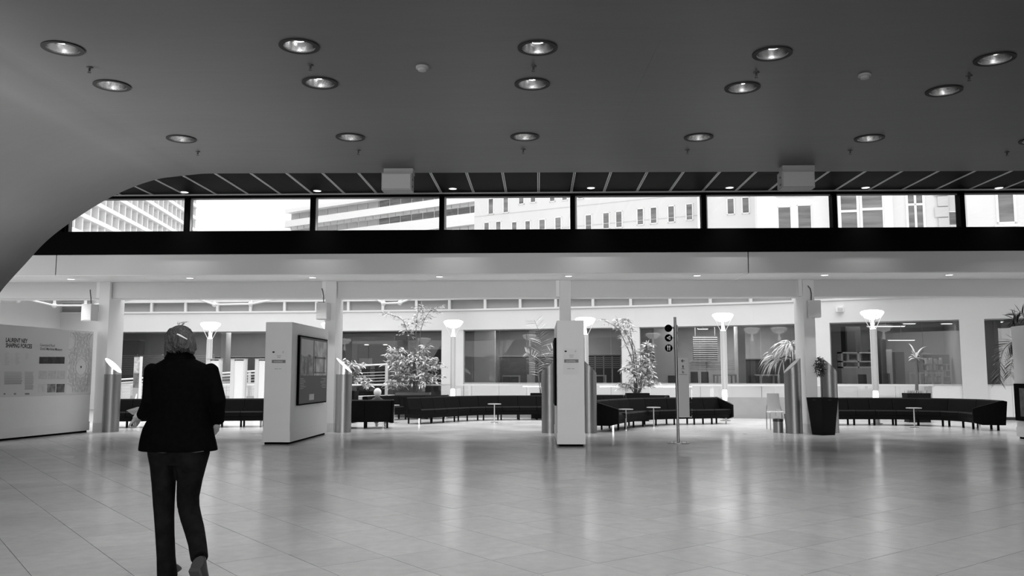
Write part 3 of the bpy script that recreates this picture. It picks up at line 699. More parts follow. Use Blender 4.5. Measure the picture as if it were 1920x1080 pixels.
# little pedestal tables
def ptable(px_, py_, ptop, label, half=.2):
    p = pz(px_, py_); k_ = p.y / 1608; e = empty('pedestal_table', (p.x, p.y, 0), label=label, cat='table')
    zt = 1.4 + (704 - ptop) * k_
    MB().lathe([(.12, 0), (.12, .01), (.02, .018)], 20).build('foot', M_CHROME, e, smooth=True)
    MB().tube([(0, 0, .01), (0, 0, zt - .02)], .016, 10).build('stem', M_LGREY, e, smooth=True)
    MB().lathe([(half, zt - .022), (half, zt)], 28).build('top', M_GREY, e)
ptable(738, 793, 759, 'small pedestal table beside the turned away sofa', .17)
ptable(927, 792, 756.5, 'small pedestal table at the long sofa near the narrow panel')
ptable(1174, 806, 766, 'small pedestal table at the near end of the curved sofa', .19)
ptable(1226, 800, 762.5, 'small pedestal table by the sign post, at the middle of the curved sofa', .19)
ptable(1715, 802, 763, 'small pedestal table at the sofa below the yucca', .2)
# light chair, waste bin
p = pz(1459, 806); k_ = p.y / 1608; ch = empty('chair', (p.x, p.y, 0), label='pale shell chair with metal frame beside the steel kiosk', cat='chair')
MB().box(-.20, -.05, .44, .20, .34, .465).build('seat', M_PANEL, ch)
MB().prism([(-.175, .33, .50), (.175, .33, .50), (.16, .40, .93), (-.16, .40, .93)], (0, .02, 0)).build('backrest', M_LGREY, ch)
for sx in (-.2, .2):
    MB().tube([(sx, -.03, 0), (sx, -.03, .44)], .013, 8).build('leg', M_CHROME, ch, smooth=True)
    MB().tube([(sx, .34, 0), (sx, .33, .46), (sx * .85, .38, .62)], .013, 8).build('leg', M_CHROME, ch, smooth=True)
p = pz(1459.5, 811); wb = empty('waste_bin', (p.x, p.y, 0), label='small steel waste bin in front of the pale chair', cat='bin')
MB().lathe([(.12, 0), (.12, .27)], 28).build('body', M_STEEL, wb, smooth=True)
MB().lathe([(.125, .27), (.125, .335), (.10, .34), (.10, .3)], 28).build('lid_ring', M_DKMETAL, wb, smooth=True)
# ================================================================== TALL UPLIGHT LAMPS
def lamp(px_, ptop, Y, label):
    q = py(px_, ptop, Y); H = q.z; e = empty('uplight_lamp', (q.x, Y, 0), label=label, cat='lamp')
    MB().lathe([(.16, 0), (.16, .02), (.09, .03)], 24).build('base', M_STEEL, e, smooth=True)
    MB().lathe([(.085, .03), (.085, .62)], 20).build('lower_pole', M_LAMPBODY, e, smooth=True)
    MB().lathe([(.06, .62), (.07, .65), (.078, .72), (.078, .87), (.07, .94), (.06, .96)], 20).build('floor_glow', M_LAMPGLOW, e, smooth=True)
    MB().lathe([(.085, .96), (.085, H - .56)], 20).build('pole', M_LAMPBODY, e, smooth=True)
    for t in (0, math.pi): MB().bar((.09 * math.cos(t), -.02, .98), (.09 * math.cos(t), -.02, H - .57), .016, .016).build('pole_strip', M_WHITE, e)
    MB().lathe([(.085, H - .56), (.065, H - .54), (.045, H - .40), (.03, H - .26)], 16).build('torch', M_LAMPGLOW, e, smooth=True)
    MB().lathe([(.03, H - .28), (.14, H - .26), (.23, H - .21), (.30, H - .13), (.33, H - .07), (.30, H - .03), (.2, H - .005), (.05, H)], 36).build('saucer', M_LAMPGLOW, e, smooth=True)
    for t in range(4):
        a = t * math.pi / 2
        MB().tube([(.08 * math.cos(a), .08 * math.sin(a), H - .56), (.30 * math.cos(a), .30 * math.sin(a), H - .13)], .010, 6).build('strut', M_LAMPBODY, e)
lamp(395, 604, 28.3, 'tall uplight lamp with glowing saucer over the white banner posts')
lamp(621, 604, 28.4, 'tall uplight lamp half hidden by the column behind the poster panel')
lamp(850, 600, 28.6, 'tall uplight lamp between the wide leafy bamboo and the long sofa')
lamp(1097, 595, 27.4, 'tall uplight lamp peeking out behind the narrow central panel')
lamp(1355, 587, 27.0, 'tall uplight lamp at the end of the curved sofa')
lamp(1635, 581.5, 25.4, 'tall uplight lamp behind the sofa beneath the yucca')
# ================================================================== ROOF TRUSSES OF THE ATRIUM
def truss(pts, labels, Y):
    e = empty('roof_truss', (py(pts[0][0], 560, Y).x, Y, 4.7), label=labels, cat='truss'); o = e.location
    w_ = [py(a, b, Y) - Vector(o) for a, b in pts]
    for a, b in zip(w_[:-1], w_[1:]): MB().tube([a, b], .035, 8).build('rod', M_WHITE, e, smooth=True)
    for q in w_[1:-1]:
        MB().ball(q, .09, 10, 8).build('node', M_WHITE, e, smooth=True)
        MB().tube([q, (q[0], q[1], -.01)], .05, 8).build('strut', M_WHITE, e, smooth=True)
truss([(-60, 545), (-20, 566), (34, 564), (45, 560), (102, 573), (160, 573), (200, 569), (282, 556), (300, 545)], 'white tension truss under the roof beside the text panel column', 30)
truss([(345, 552), (402, 571), (470, 570), (534, 558), (550, 548)], 'white tension truss under the roof above the white banner posts', 30)
truss([(690, 552), (719, 569), (750, 568), (790, 553)], 'white tension truss under the roof above the wide leafy bamboo', 30)
# ================================================================== RAMP RAILING
rl = empty('ramp_railing', (0, 30.9, 0), label='sloping steel ramp railing with thin rods behind the balustrade', cat='railing')
YR = 30.9
def RP(a, b): q = py(a, b, YR); return Vector((q.x, 0, q.z))
MB().tube([RP(205, 713), RP(476, 696), RP(726, 683)], .032, 10).build('handrail', M_WHITE, rl, smooth=True)
MB().tube([RP(205, 719), RP(476, 701.5), RP(600, 695)], .024, 10).build('second_rail', M_WHITE, rl, smooth=True)
for k in range(5):
    MB().tube([RP(205, 724 + 5.5 * k), RP(476, 707 + 5.5 * k), RP(724, 697.5 + 5.5 * k)], .011, 6).build('rod', M_LGREY, rl, smooth=True)
for u, a, b in ((224, 712, 755), (345, 704, 755), (468, 697, 750), (590, 690, 750), (725, 683, 745)):
    MB().box(RP(u, a).x - .05, -.02, RP(u, b).z, RP(u, a).x + .05, .02, RP(u, a).z).build('post', M_LGREY, rl)
rp = MB().prism([(RP(205, 755).x, .05, .2), (RP(726, 742).x, .05, .2), RP(726, 742) + Vector((0, .05, 0)), RP(205, 757) + Vector((0, .05, 0))], (0, 1.6, 0)).build('ramp', M_LGREY, rl)
# banner posts, poster stand
for u0, u1, lab in ((385, 413.5, 'white banner post half hidden by the walking woman'), (430, 460.5, 'white banner post between two others before the ramp railing'), (476, 506, 'white banner post overlapped by the poster display panel')):
    Yb = 27.3; a = py(u0, 750, Yb); b = py(u1, 674, Yb); e = empty('banner_post', ((a.x + b.x) / 2, Yb, 0), label=lab, cat='banner'); h_ = (b.x - a.x) / 2
    MB().box(-h_, 0, 0, -h_ * .5, .2, b.z).build('side_frame', M_LGREY, e); MB().box(h_ * .75, 0, 0, h_, .2, b.z).build('side_frame', M_LGREY, e)
    MB().box(-h_ * .5, .02, .05, h_ * .75, .18, b.z - .04).build('panel', M_WHITE, e)
    MB().box(-h_ - .01, -.01, b.z, h_ + .01, .21, b.z + .03).build('cap', M_GREY, e)
Yb = 27.0; a = py(248, 748, Yb); b = py(266.5, 669, Yb); e = empty('poster_stand', ((a.x + b.x) / 2, Yb, 0), label='slim poster stand with stacked pictures beside the glowing kiosk', cat='stand'); h_ = (b.x - a.x) / 2
MB().box(-h_, .0, .3, h_ - .06, .03, b.z).build('backing', M_GREY, e); MB().box(h_ - .06, -.02, 0, h_, .05, b.z + .01).build('post', M_WHITE, e)
MB().box(-h_ + .01, -.004, b.z - .5, h_ - .07, 0, b.z - .03).build('picture', mat('stand_pic', .45, .6, var=.5, scale=9), e)
MB().box(-h_ + .01, -.004, b.z - .98, h_ - .07, 0, b.z - .53).build('picture', mat('stand_pic2', .12, .6, var=.6, scale=8), e)
MB().prism([(-h_ + .02, -.004, .42), (h_ - .14, -.004, .42), (h_ - .10, -.004, .82), (-h_ + .12, -.004, .82)], (0, .003, 0)).build('picture', M_PAPER, e)
# ================================================================== PLANTS
def leaf_mesh(mb, p, d, L, W, droop=.3, seg_=3):
    d = Vector(d).normalized(); up = Vector((0, 0, 1)); s = d.cross(up)
    if s.length < .01: s = Vector((1, 0, 0))
    s.normalize(); s = (s + Vector((random.uniform(-.6, .6), random.uniform(-.6, .6), random.uniform(-.6, .6)))).normalized(); pts = []
    q = Vector(p); dd = d.copy()
    for k in range(seg_ + 1):
        t = k / seg_; w_ = W * math.sin(math.pi * (.12 + .88 * t)) if k < seg_ else 0.0
        pts.append((q - s * w_ / 2, q + s * w_ / 2)); q = q + dd * (L / seg_); dd = (dd + Vector((0, 0, -droop))).normalized()
    vs = [v for pr_ in pts for v in pr_]; mb.add(vs, [(2*k, 2*k+1, 2*k+3, 2*k+2) for k in range(seg_)])
def planter_box(e, w_, d_, h_, mat_=M_PLANTER, z=0):
    MB().prism([(-w_/2*.92, -d_/2*.92, z), (w_/2*.92, -d_/2*.92, z), (w_/2*.92, d_/2*.92, z), (-w_/2*.92, d_/2*.92, z)], (0, 0, .02)).build('foot', mat_, e)
    b = MB(); t = .03
    b.rings([[(-a, -c, zz), (a, -c, zz), (a, c, zz), (-a, c, zz)] for a, c, zz in ((w_/2*.9, d_/2*.9, z + .02), (w_/2, d_/2, z + h_), (w_/2 - t, d_/2 - t, z + h_), (w_/2 - t, d_/2 - t, z + h_ - .05))])
    b.build('box', mat_, e)
    MB().box(-w_/2 + t, -d_/2 + t, z + h_ - .06, w_/2 - t, d_/2 - t, z + h_ - .045).build('soil', M_SOIL, e)
def foliage_plant(e, stems, dens, L, W, m, mstem, up=.3, reach=.35, droop=.35, start=.15, r0=.018, twig=1):
    st = MB(); fo = MB()
    for pts in stems:
        pts = [Vector(p) for p in pts]; P = []
        for i in range(len(pts) - 1):
            p0, p1, p2, p3 = pts[max(i-1,0)], pts[i], pts[i+1], pts[min(i+2,len(pts)-1)]
            for k in range(5):
                t = k / 5; P.append(.5*((2*p1)+(p2-p0)*t+(2*p0-5*p1+4*p2-p3)*t*t+(3*p1-p0-3*p2+p3)*t**3))
        P.append(pts[-1]); n = len(P); st.tube(P, [r0 * (1 - .8 * i / n) for i in range(n)], 6)
        N = int(dens)
        for k in range(N):
            t = start + (1 - start) * random.random(); i = min(int(t * (n - 1)), n - 2); p = P[i].lerp(P[i+1], t * (n - 1) - i)
            a = random.uniform(0, 2 * math.pi); d = Vector((math.cos(a), math.sin(a), random.uniform(-.3, .7) * up * 2)).normalized()
            r_ = reach * random.uniform(.15, 1) * (1.1 - .5 * t)
            q = p + d * r_ + Vector((0, 0, -.15 * r_)); st.tube([p, p + d * r_ * .5 + Vector((0, 0, .04 * r_)), q], [.005, .004, .002], 4)
            for c in range(twig):
                f_ = random.uniform(.35, 1); b = p.lerp(q, f_); dd = (d + Vector((random.uniform(-.9, .9), random.uniform(-.9, .9), random.uniform(-.5, .4)))).normalized()
                leaf_mesh(fo, b, dd, L * random.uniform(.6, 1.2), W * random.uniform(.7, 1.2), droop)
    st.build('stems', mstem, e); tag(fo.build('leaves', m, e), kind='stuff')
def PX(Y, x0): return lambda a, b: Vector((py(a, b, Y).x - x0, 0, py(a, b, Y).z))
# wide bamboo between the sofas
Y = 28.9; x0 = py(775, 740, Y).x; e = empty('bamboo_plant', (x0, Y, 0), label='wide leafy bamboo in a grey box between the sofas', cat='plant'); g = PX(Y, x0)
planter_box(e, 1.15, .45, g(775, 736).z, mat('planter_grey', .09, .5))
def st_(*pp): return [g(a, b) + Vector((0, random.uniform(-.25, .25) if i else 0, 0)) for i, (a, b) in enumerate(pp)]
foliage_plant(e, [st_((775, 738), (772, 690), (768, 640), (755, 600), (722, 588)), st_((778, 738), (785, 680), (790, 620), (805, 585), (830, 574)), st_((776, 738), (780, 660), (783, 600), (790, 575))], 46, .16, .045, M_LEAF, M_STEM, start=.55, reach=.45, twig=3)
foliage_plant(e, [st_((772, 738), (755, 700), (735, 680)), st_((776, 738), (790, 700), (815, 685)), st_((774, 738), (770, 700), (765, 672)), st_((778, 738), (800, 715), (820, 705)), st_((770, 738), (745, 722), (728, 716)), st_((775, 738), (782, 695), (795, 678)), st_((774, 738), (760, 690), (745, 668)), st_((775, 738), (775, 705), (778, 660))], 46, .22, .06, M_LEAF, M_STEM, start=.35, reach=.62, twig=3)
foliage_plant(e, [st_((774, 738), (765, 690), (745, 655), (722, 668)), st_((777, 738), (790, 690), (812, 672), (826, 690)), st_((776, 738), (778, 680), (800, 648))], 40, .2, .055, M_LEAF, M_STEM, start=.45, reach=.45, twig=3)
# bush by the kiosk
Y = 25.6; x0 = py(650, 740, Y).x; e = empty('leafy_shrub', (x0, Y, 0), label='drooping shrub behind the kiosk next to the white haired man', cat='plant'); g = PX(Y, x0)
planter_box(e, .6, .6, g(650, 733).z, M_PLANTER)
foliage_plant(e, [st_((648, 735), (645, 700), (640, 675)), st_((650, 735), (655, 700), (664, 682)), st_((652, 735), (662, 712), (680, 708), (688, 724)), st_((648, 735), (640, 700), (632, 690)), st_((651, 735), (658, 690), (672, 684))], 50, .2, .07, M_LEAF, M_STEM, start=.3, reach=.35, twig=3)
# bamboo by the sign post
Y = 26.8; x0 = py(1195, 740, Y).x; e = empty('bamboo_plant', (x0, Y, 0), label='slender arching bamboo in a black box near the sign post', cat='plant'); g = PX(Y, x0)
planter_box(e, .72, .4, g(1195, 737).z)
foliage_plant(e, [st_((1190, 738), (1185, 680), (1172, 640), (1155, 615), (1125, 598)), st_((1192, 738), (1190, 680), (1182, 630), (1178, 600)), st_((1193, 738), (1186, 660), (1168, 610), (1172, 597)), st_((1194, 738), (1190, 650), (1162, 612), (1158, 598))], 48, .16, .035, M_LEAF, M_STEM, start=.4, reach=.16, twig=2, r0=.022)
foliage_plant(e, [st_((1192, 738), (1185, 700), (1172, 690)), st_((1196, 738), (1205, 690), (1212, 650), (1218, 645)), st_((1197, 738), (1210, 700), (1222, 680)), st_((1194, 738), (1198, 690), (1200, 660)), st_((1198, 738), (1212, 715), (1226, 722)), st_((1190, 738), (1175, 720), (1168, 728)), st_((1193, 738), (1188, 690), (1190, 660))], 52, .2, .045, M_LEAF, M_STEM, start=.25, reach=.3, twig=3)
# palm fan near the central panel
def frond(mb, stm, pts, L, W, n=22, down=.5):
    pts = [Vector(p) for p in pts]; P = []
    for i in range(len(pts) - 1):
        p0, p1, p2, p3 = pts[max(i-1,0)], pts[i], pts[i+1], pts[min(i+2,len(pts)-1)]
        for k in range(6):
            t = k / 6; P.append(.5*((2*p1)+(p2-p0)*t+(2*p0-5*p1+4*p2-p3)*t*t+(3*p1-p0-3*p2+p3)*t**3))
    P.append(pts[-1]); m_ = len(P); stm.tube(P, [.014 * (1 - .8 * i / m_) for i in range(m_)], 5)
    for k in range(n):
        t = .3 + .7 * k / n; i = min(int(t * (m_ - 1)), m_ - 2); p = P[i].lerp(P[i+1], t * (m_ - 1) - i); d = (P[i+1] - P[i]).normalized()
        s = d.cross(Vector((0, -1, .3))).normalized()
        for sd in (-1, 1):
            leaf_mesh(mb, p, (d * .7 + s * sd + Vector((0, random.uniform(-.2, .2), -down * .4))), L * (1.1 - .6 * abs(t - .55)), W, .12)
Y = 28.3; x0 = py(1012, 745, Y).x; e = empty('palm_plant', (x0, Y, 0), label='feathery palm in a black box left of the narrow central panel', cat='plant'); g = PX(Y, x0)
planter_box(e, .62, .45, g(1010, 737).z)
fo, stm = MB(), MB()
frond(fo, stm, [g(1013, 740), g(1010, 690), g(1015, 640), g(1002, 600)], .42, .028, 26)
frond(fo, stm, [g(1014, 740), g(1008, 700), g(1000, 670), g(985, 660)], .25, .025, 16)
frond(fo, stm, [g(1014, 740), g(1018, 690), g(1035, 655), g(1044, 655)], .25, .03, 16)
stm.build('stems', M_STEM, e); tag(fo.build('fronds', M_LEAF, e), kind='stuff')
# ponytail plant behind the chair kiosk
Y = 22.7; x0 = py(1484, 800, Y).x; e = empty('ponytail_palm', (x0, Y, 0), label='tall plant with a tuft of pale strap leaves above the chair kiosk', cat='plant'); g = PX(Y, x0)
MB().lathe([(.14, 0), (.17, .4), (.15, .4), (.15, .36)], 20).build('pot', M_PLANTER, e, smooth=True)
MB().tube([(0, 0, .3), g(1488, 720), g(1485, 658)], [.05, .04, .035], 8).build('trunk', M_STEM, e, smooth=True)
fo = MB(); c = g(1484, 654)
for k in range(120):
    a = random.uniform(0, 2 * math.pi); leaf_mesh(fo, c + Vector((random.uniform(-.05, .05), random.uniform(-.05, .05), random.uniform(-.12, .14))), (math.cos(a), math.sin(a), random.uniform(-.1, 1.2)), random.uniform(.45, .75), .045, .42, 5)
c2 = g(1462, 674)
MB().tube([g(1486, 672), g(1474, 668), g(1462, 672)], .02, 6).build('branch', M_STEM, e)
for k in range(40):
    leaf_mesh(fo, c2 + Vector((random.uniform(-.1, .15), random.uniform(-.05, .05), random.uniform(-.05, .05))), (random.uniform(-1, .1), random.uniform(-.3, .3), random.uniform(-.3, .5)), random.uniform(.45, .8), .035, .5, 5)
tag(fo.build('leaves', mat('leaf_pale', .62, .45, var=.3, scale=5), e), kind='stuff')
# tapered black planter with small tree
p = pz(1541, 814.5); p.y -= .12; e = empty('tapered_planter', (p.x, p.y, 0), label='tall tapered black planter with a slim round headed tree', cat='planter'); k_ = p.y / 1608
b = MB(); hh = 68 * k_
b.rings([[(s * math.cos(math.pi / 4 + .42 + q * math.pi / 2), s * math.sin(math.pi / 4 + .42 + q * math.pi / 2), z) for q in range(4)] for s, z in ((.255, 0), (.36, hh), (.33, hh), (.32, hh - .05))]); b.build('pot', M_PLANTER, e)
MB().lathe([(.26, hh - .06), (.26, hh - .045)], 16).build('soil', M_SOIL, e)
MB().tube([(0, 0, hh - .06), (.01, 0, hh + .5), (-.02, 0, hh + .8)], [.016, .013, .008], 6).build('trunk', M_STEM, e)
fo = MB()
for k in range(520):
    d = Vector((random.gauss(0, 1), random.gauss(0, 1), random.gauss(0, 1))).normalized() * random.random() ** .4
    leaf_mesh(fo, Vector((-.03 + d.x * .14, d.y * .14, hh + .72 + d.z * .26)), (random.uniform(-1, 1), random.uniform(-1, 1), random.uniform(-.8, .6)), .07, .03, .3, 2)
tag(fo.build('leaves', M_LEAFD, e), kind='stuff')
# yucca box behind the long right sofa
Y = 26.4; x0 = py(1718, 740, Y).x; e = empty('yucca_plant', (x0, Y, 0), label='yucca in a black box behind the long sofa', cat='plant'); g = PX(Y, x0)
planter_box(e, .70, .4, g(1718, 737).z)
MB().tube([g(1719, 740), g(1719, 700), g(1717, 672)], [.055, .045, .03], 8).build('trunk', M_STEM, e, smooth=True)
fo = MB(); c = g(1717, 672)
for a_, b_, l_ in ((-.05, 1, .6), (.6, .8, .5), (-.6, .5, .3), (.9, .4, .4), (.35, 1, .55), (-.25, 1, .35), (.7, .2, .35), (-.8, .2, .25)):
    leaf_mesh(fo, c, (a_, random.uniform(-.3, .3), b_), l_, .05, .28, 6); leaf_mesh(fo, c, (a_ * .8, .5, b_), l_ * .8, .05, .3, 6)
for k in range(160):
    q = Vector((random.uniform(-.3, .3), random.uniform(-.15, .15), g(1718, 737).z - .03)); leaf_mesh(fo, q, (random.uniform(-.5, .5), random.uniform(-.5, .5), 1), .14, .015, .2, 2)
tag(fo.build('leaves', M_LEAF, e), kind='stuff')
# drooping palm at the right picture edge
Y = 20.3; x0 = py(1935, 800, Y).x; e = empty('palm_plant', (x0, Y, 0), label='large dark palm with drooping fronds by the end panel', cat='plant'); g = PX(Y, x0)
MB().lathe([(.22, 0), (.28, .5), (.26, .5), (.25, .45)], 20).build('pot', M_PLANTER, e, smooth=True)
MB().tube([(0, 0, .4), g(1935, 720), g(1932, 655)], [.07, .06, .05], 8).build('trunk', M_STEM, e, smooth=True)
fo, stm = MB(), MB()
frond(fo, stm, [g(1932, 655), g(1905, 640), g(1880, 660), g(1872, 715)], .34, .03, 26, 1.2)
frond(fo, stm, [g(1932, 652), g(1920, 625), g(1905, 600), g(1898, 602)], .3, .03, 20, 1.2)
frond(fo, stm, [g(1932, 652), g(1925, 610), g(1915, 588), g(1900, 592)], .26, .03, 18, 1.0)
frond(fo, stm, [g(1932, 655), g(1915, 648), g(1900, 672), g(1893, 705)], .3, .028, 22, 1.2)
frond(fo, stm, [g(1932, 652), g(1945, 615), g(1960, 600), g(1990, 640)], .3, .03, 20, 1.2)
stm.build('stems', M_STEM, e); tag(fo.build('fronds', M_LEAFD, e), kind='stuff')
# ================================================================== ROOM CONTENTS BEHIND THE GLASS
def depth_of(u): return wp(u).y
def roombox(name, u0, u1, v0, v1, back, thick, m, label, cat, group=None, grounded=True):
    Yr = depth_of((u0 + u1) / 2) + back; a = py(u0, v1, Yr); b = py(u1, v0, Yr)
    e = empty(name, ((a.x + b.x) / 2, Yr, 0), label=label, cat=cat, group=group); h_ = (b.x - a.x) / 2
    return e, h_, (0 if grounded else a.z), b.z
# portal behind window 2
e, h_, _, zt = roombox('portal', 646, 739, 632, 720, 1.2, .4, M_GREY, 'dark entrance portal with a grey surround behind the wide bamboo', 'portal')
w_ = .28
MB().box(-h_, 0, 0, -h_ + w_, 1.2, zt).build('jamb', M_GREY, e); MB().box(h_ - w_, 0, 0, h_, 1.2, zt).build('jamb', M_GREY, e); MB().box(-h_ + w_, 0, zt - w_, h_ - w_, 1.2, zt).build('lintel', M_GREY, e)
MB().box(-h_ + w_, 1.1, 0, h_ - w_, 1.2, zt - w_).build('dark_back', M_BLACK, e)
MB().box(-.62, .9, 1.85, -.06, .92, 2.13).build('notice_sheet', M_GREY, e)
for xx in (-.25, .55): MB().lathe([(.09, zt - w_ - .03), (.09, zt - w_ - .01)], 16, (xx, .6, 0)).build('spot', M_LAMPGLOW, e)
e, h_, _, zt = roombox('plank_wall', 739, 779, 628, 745, 1.0, .2, M_WOOD, 'wall of horizontal wooden planks beside the dark portal', 'wall cladding')
for k in range(13): MB().box(-h_, random.uniform(0, .02), k * zt / 13 + .01, h_, .12, (k + 1) * zt / 13 - .006).build('plank', M_WOOD, e)
e, h_, _, zt = roombox('dark_cabinet', 797, 829, 655, 745, 1.6, .5, M_ROOMD, 'black cabinet behind glass right of the wide bamboo', 'cabinet')
MB().box(-h_, 0, 0, h_, .5, zt).build('body', M_ROOMD, e); MB().box(-h_ + .03, -.02, .1, h_ - .03, 0, zt - .03).build('door', M_ROOMD, e)
# dark low walls / shutters in rooms
for u0, u1, v0, lab in ((206, 262, 637, 'dark wall screens behind glass beyond the glowing kiosk'), (936, 1040, 667, 'dark back counter behind glass above the long sofa'), (1100, 1164, 665, 'dark back counter behind glass right of the narrow panel'), (400, 500, 668, 'dark back counter behind glass above the banner posts'), (1395, 1500, 672, 'dark slatted counter behind glass under the ponytail plant')):
    e, h_, _, zt = roombox('back_counter', u0, u1, v0, 745, 3.6, .4, M_ROOMD, lab, 'counter')
    MB().box(-h_, 0, 0, h_, .5, zt - .04).build('body', M_ROOMD, e); MB().box(-h_ - .02, -.03, zt - .04, h_ + .02, .53, zt).build('top', M_GREY, e)
# pale inner pillars
for u0, u1, m, lab in ((411, 425, M_PANEL, 'pale round pillar behind glass above the banner posts'), (889, 928, M_LGREY, 'wide grey pillar behind glass above the long sofa'), (992, 1003, M_WHITE, 'slim white pillar behind the feathery palm'), (1228, 1262, M_LGREY, 'grey pillar behind glass beside the round signs'), (1386, 1396, M_LGREY, 'slim grey pillar behind glass right of the lamp at the curved sofa')):
    e, h_, _, zt = roombox('pillar', u0, u1, 600, 745, 1.8, .4, m, lab, 'pillar')
    MB().box(-h_, 0, .1, h_, .6, 3.38).build('shaft', m, e); MB().box(-h_ - .02, -.02, 0, h_ + .02, .62, .1).build('base', M_GREY, e)
# blinds
for u0, u1, v0, v1, lab in ((1300, 1345, 630, 678, 'half lowered slatted blind behind the sign post'), (1230, 1264, 665, 720, 'slatted vent unit behind the slim bamboo')):
    e, h_, z0, zt = roombox('slatted_blind', u0, u1, v0, v1, 3.0, .1, M_GREY, lab, 'blind', grounded=False)
    n_ = 12
    for k in range(n_): MB().box(-h_, 0, z0 + (zt - z0) * k / n_, h_, .03, z0 + (zt - z0) * (k + .6) / n_).build('slat', M_GREY, e)
    MB().box(-h_, .05, z0, h_, .08, zt).build('backing', M_ROOMD, e)
    if v1 < 700:
        for sx in (-.8, .8): MB().box(h_ * sx - .01, .0, zt, h_ * sx + .01, .02, 3.42).build('hanger', M_GREY, e)
    else: MB().box(-h_, .0, 0, h_, .1, z0).build('stand', M_ROOMD, e)
for u0, u1, v0, v1, lab in ((1268, 1382, 676, 694, 'long slatted screen behind glass at the curved sofa'), (208, 400, 664, 702, 'wide slatted screen behind glass beyond the glowing kiosk'), (1850, 1925, 672, 700, 'slatted screen behind glass by the drooping palm'), (1100, 1164, 668, 690, 'slatted screen behind glass right of the narrow panel')):
    e, h_, z0, zt = roombox('slatted_screen', u0, u1, v0, v1, 3.2, .1, M_GREY, lab, 'screen', grounded=False)
    n_ = max(5, int((v1 - v0) / 3.2))
    for k in range(n_): MB().box(-h_, 0, z0 + (zt - z0) * k / n_, h_, .03, z0 + (zt - z0) * (k + .5) / n_).build('slat', M_GREY, e)
    for q in range(5): MB().box(-h_ + 2 * h_ * q / 4 - .02, .03, 0, -h_ + 2 * h_ * q / 4 + .02, .06, zt).build('upright', M_LGREY, e)
# table frames
def tframe(u0, u1, v0, back, lab, group=None):
    e, h_, _, zt = roombox('office_table', u0, u1, v0, 745, back, .8, M_LGREY, lab, 'table', group)
    MB().box(-h_, 0, zt - .05, h_, .75, zt).build('tabletop', M_LGREY, e)
    for sx in (-1, 1):
        for yy in (.03, .72): MB().box(sx * (h_ - .03) - .03, yy - .03, 0, sx * (h_ - .03) + .03, yy + .03, zt - .05).build('leg', M_LGREY, e)
tframe(942, 975, 704, 1.0, 'light framed table behind glass above the long sofa'); tframe(1105, 1137, 703, 1.0, 'light framed table behind glass right of the narrow panel')
tframe(1345, 1381, 702, 1.0, 'light framed table behind the lamp at the curved sofa'); tframe(1426, 1462, 702, 1.0, 'light framed table behind glass next to the ponytail plant'); tframe(1725, 1768, 698, 1.2, 'light framed table behind glass beside the yucca')
def ochair(u, v0, back, lab, m=M_ROOMD):
    Yr = depth_of(u) + back; a = py(u, v0, Yr); e = empty('office_chair', (a.x, Yr, 0), label=lab, cat='chair')
    MB().prism([(-.15, .0, .62), (.15, .0, .62), (.14, .06, a.z), (-.14, .06, a.z)], (0, .04, 0)).build('backrest', m, e)
    MB().box(-.16, -.36, .56, .16, .04, .62).build('seat', m, e)
    for sx in (-.14, .14):
        for yy in (-.33, .02): MB().box(sx - .02, yy - .02, 0, sx + .02, yy + .02, .56).build('leg', M_DKMETAL, e)
for u, v, bk, lab in ((949, 706, .6, 'dark chair at the light table behind glass, nearer the lamp'), (965.5, 706, .6, 'dark chair at the light table behind glass, nearer the palm'), (1260, 704, .8, 'dark chair behind glass beside the sign board'), (1302, 697, 2.0, 'dark chair behind glass right of the sign board'), (1322, 697, 2.2, 'dark chair behind glass between sign board and lamp'), (1412, 704, .9, 'dark chair beside the light table near the ponytail plant'), (1618, 702, .9, 'dark chair in front of the white shelving'), (1662, 700, 1.0, 'dark chair right of the lamp behind the glass'), (995, 702, .8, 'pale chair under the feathery palm behind glass')):
    ochair(u, v, bk, lab, M_LGREY if 'pale' in lab else M_ROOMD)
# shelving right
e, h_, _, zt = roombox('shelf_unit', 1580, 1636, 660, 745, 2.0, .4, M_PANEL, 'white open shelving with framed items behind the kiosk planter', 'shelf')
zb = py(1600, 690, depth_of(1600) + 2).z
for z in (zb, (zb + zt) / 2 - .08, zt - .05): MB().box(-h_, 0, z, h_, .4, z + .05).build('shelf_board', M_PANEL, e)
for xx in (-h_, .02, h_ - .06): MB().box(xx, 0, zb, xx + .06, .4, zt).build('upright', M_PANEL, e)
MB().box(-h_, .38, zb, h_, .42, zt).build('back_panel', M_GREY, e); MB().box(-h_, 0, 0, h_, .42, zb).build('cupboard', M_LGREY, e)
for k, (a_, b_) in enumerate(((-h_ + .25, -h_ + .75), (.2, .45), (.6, .75))):
    Yr = depth_of(1608) + 2.1; f_ = empty('shelf_box', (e.location.x + (a_ + b_) / 2, Yr, (zb + zt) / 2 - .03), label=['grey framed device on the white shelving', 'small dark box on the white shelving', 'narrow dark box on the white shelving'][k], cat='box')
    hq = (b_ - a_) / 2; MB().box(-hq, 0, 0, hq, .2, .28 if k == 0 else .2).build('case', M_LGREY if k == 0 else M_ROOMD, f_); MB().box(-hq * .7, -.01, .04, hq * .7, 0, .23 if k == 0 else .15).build('front', M_ROOMD, f_)
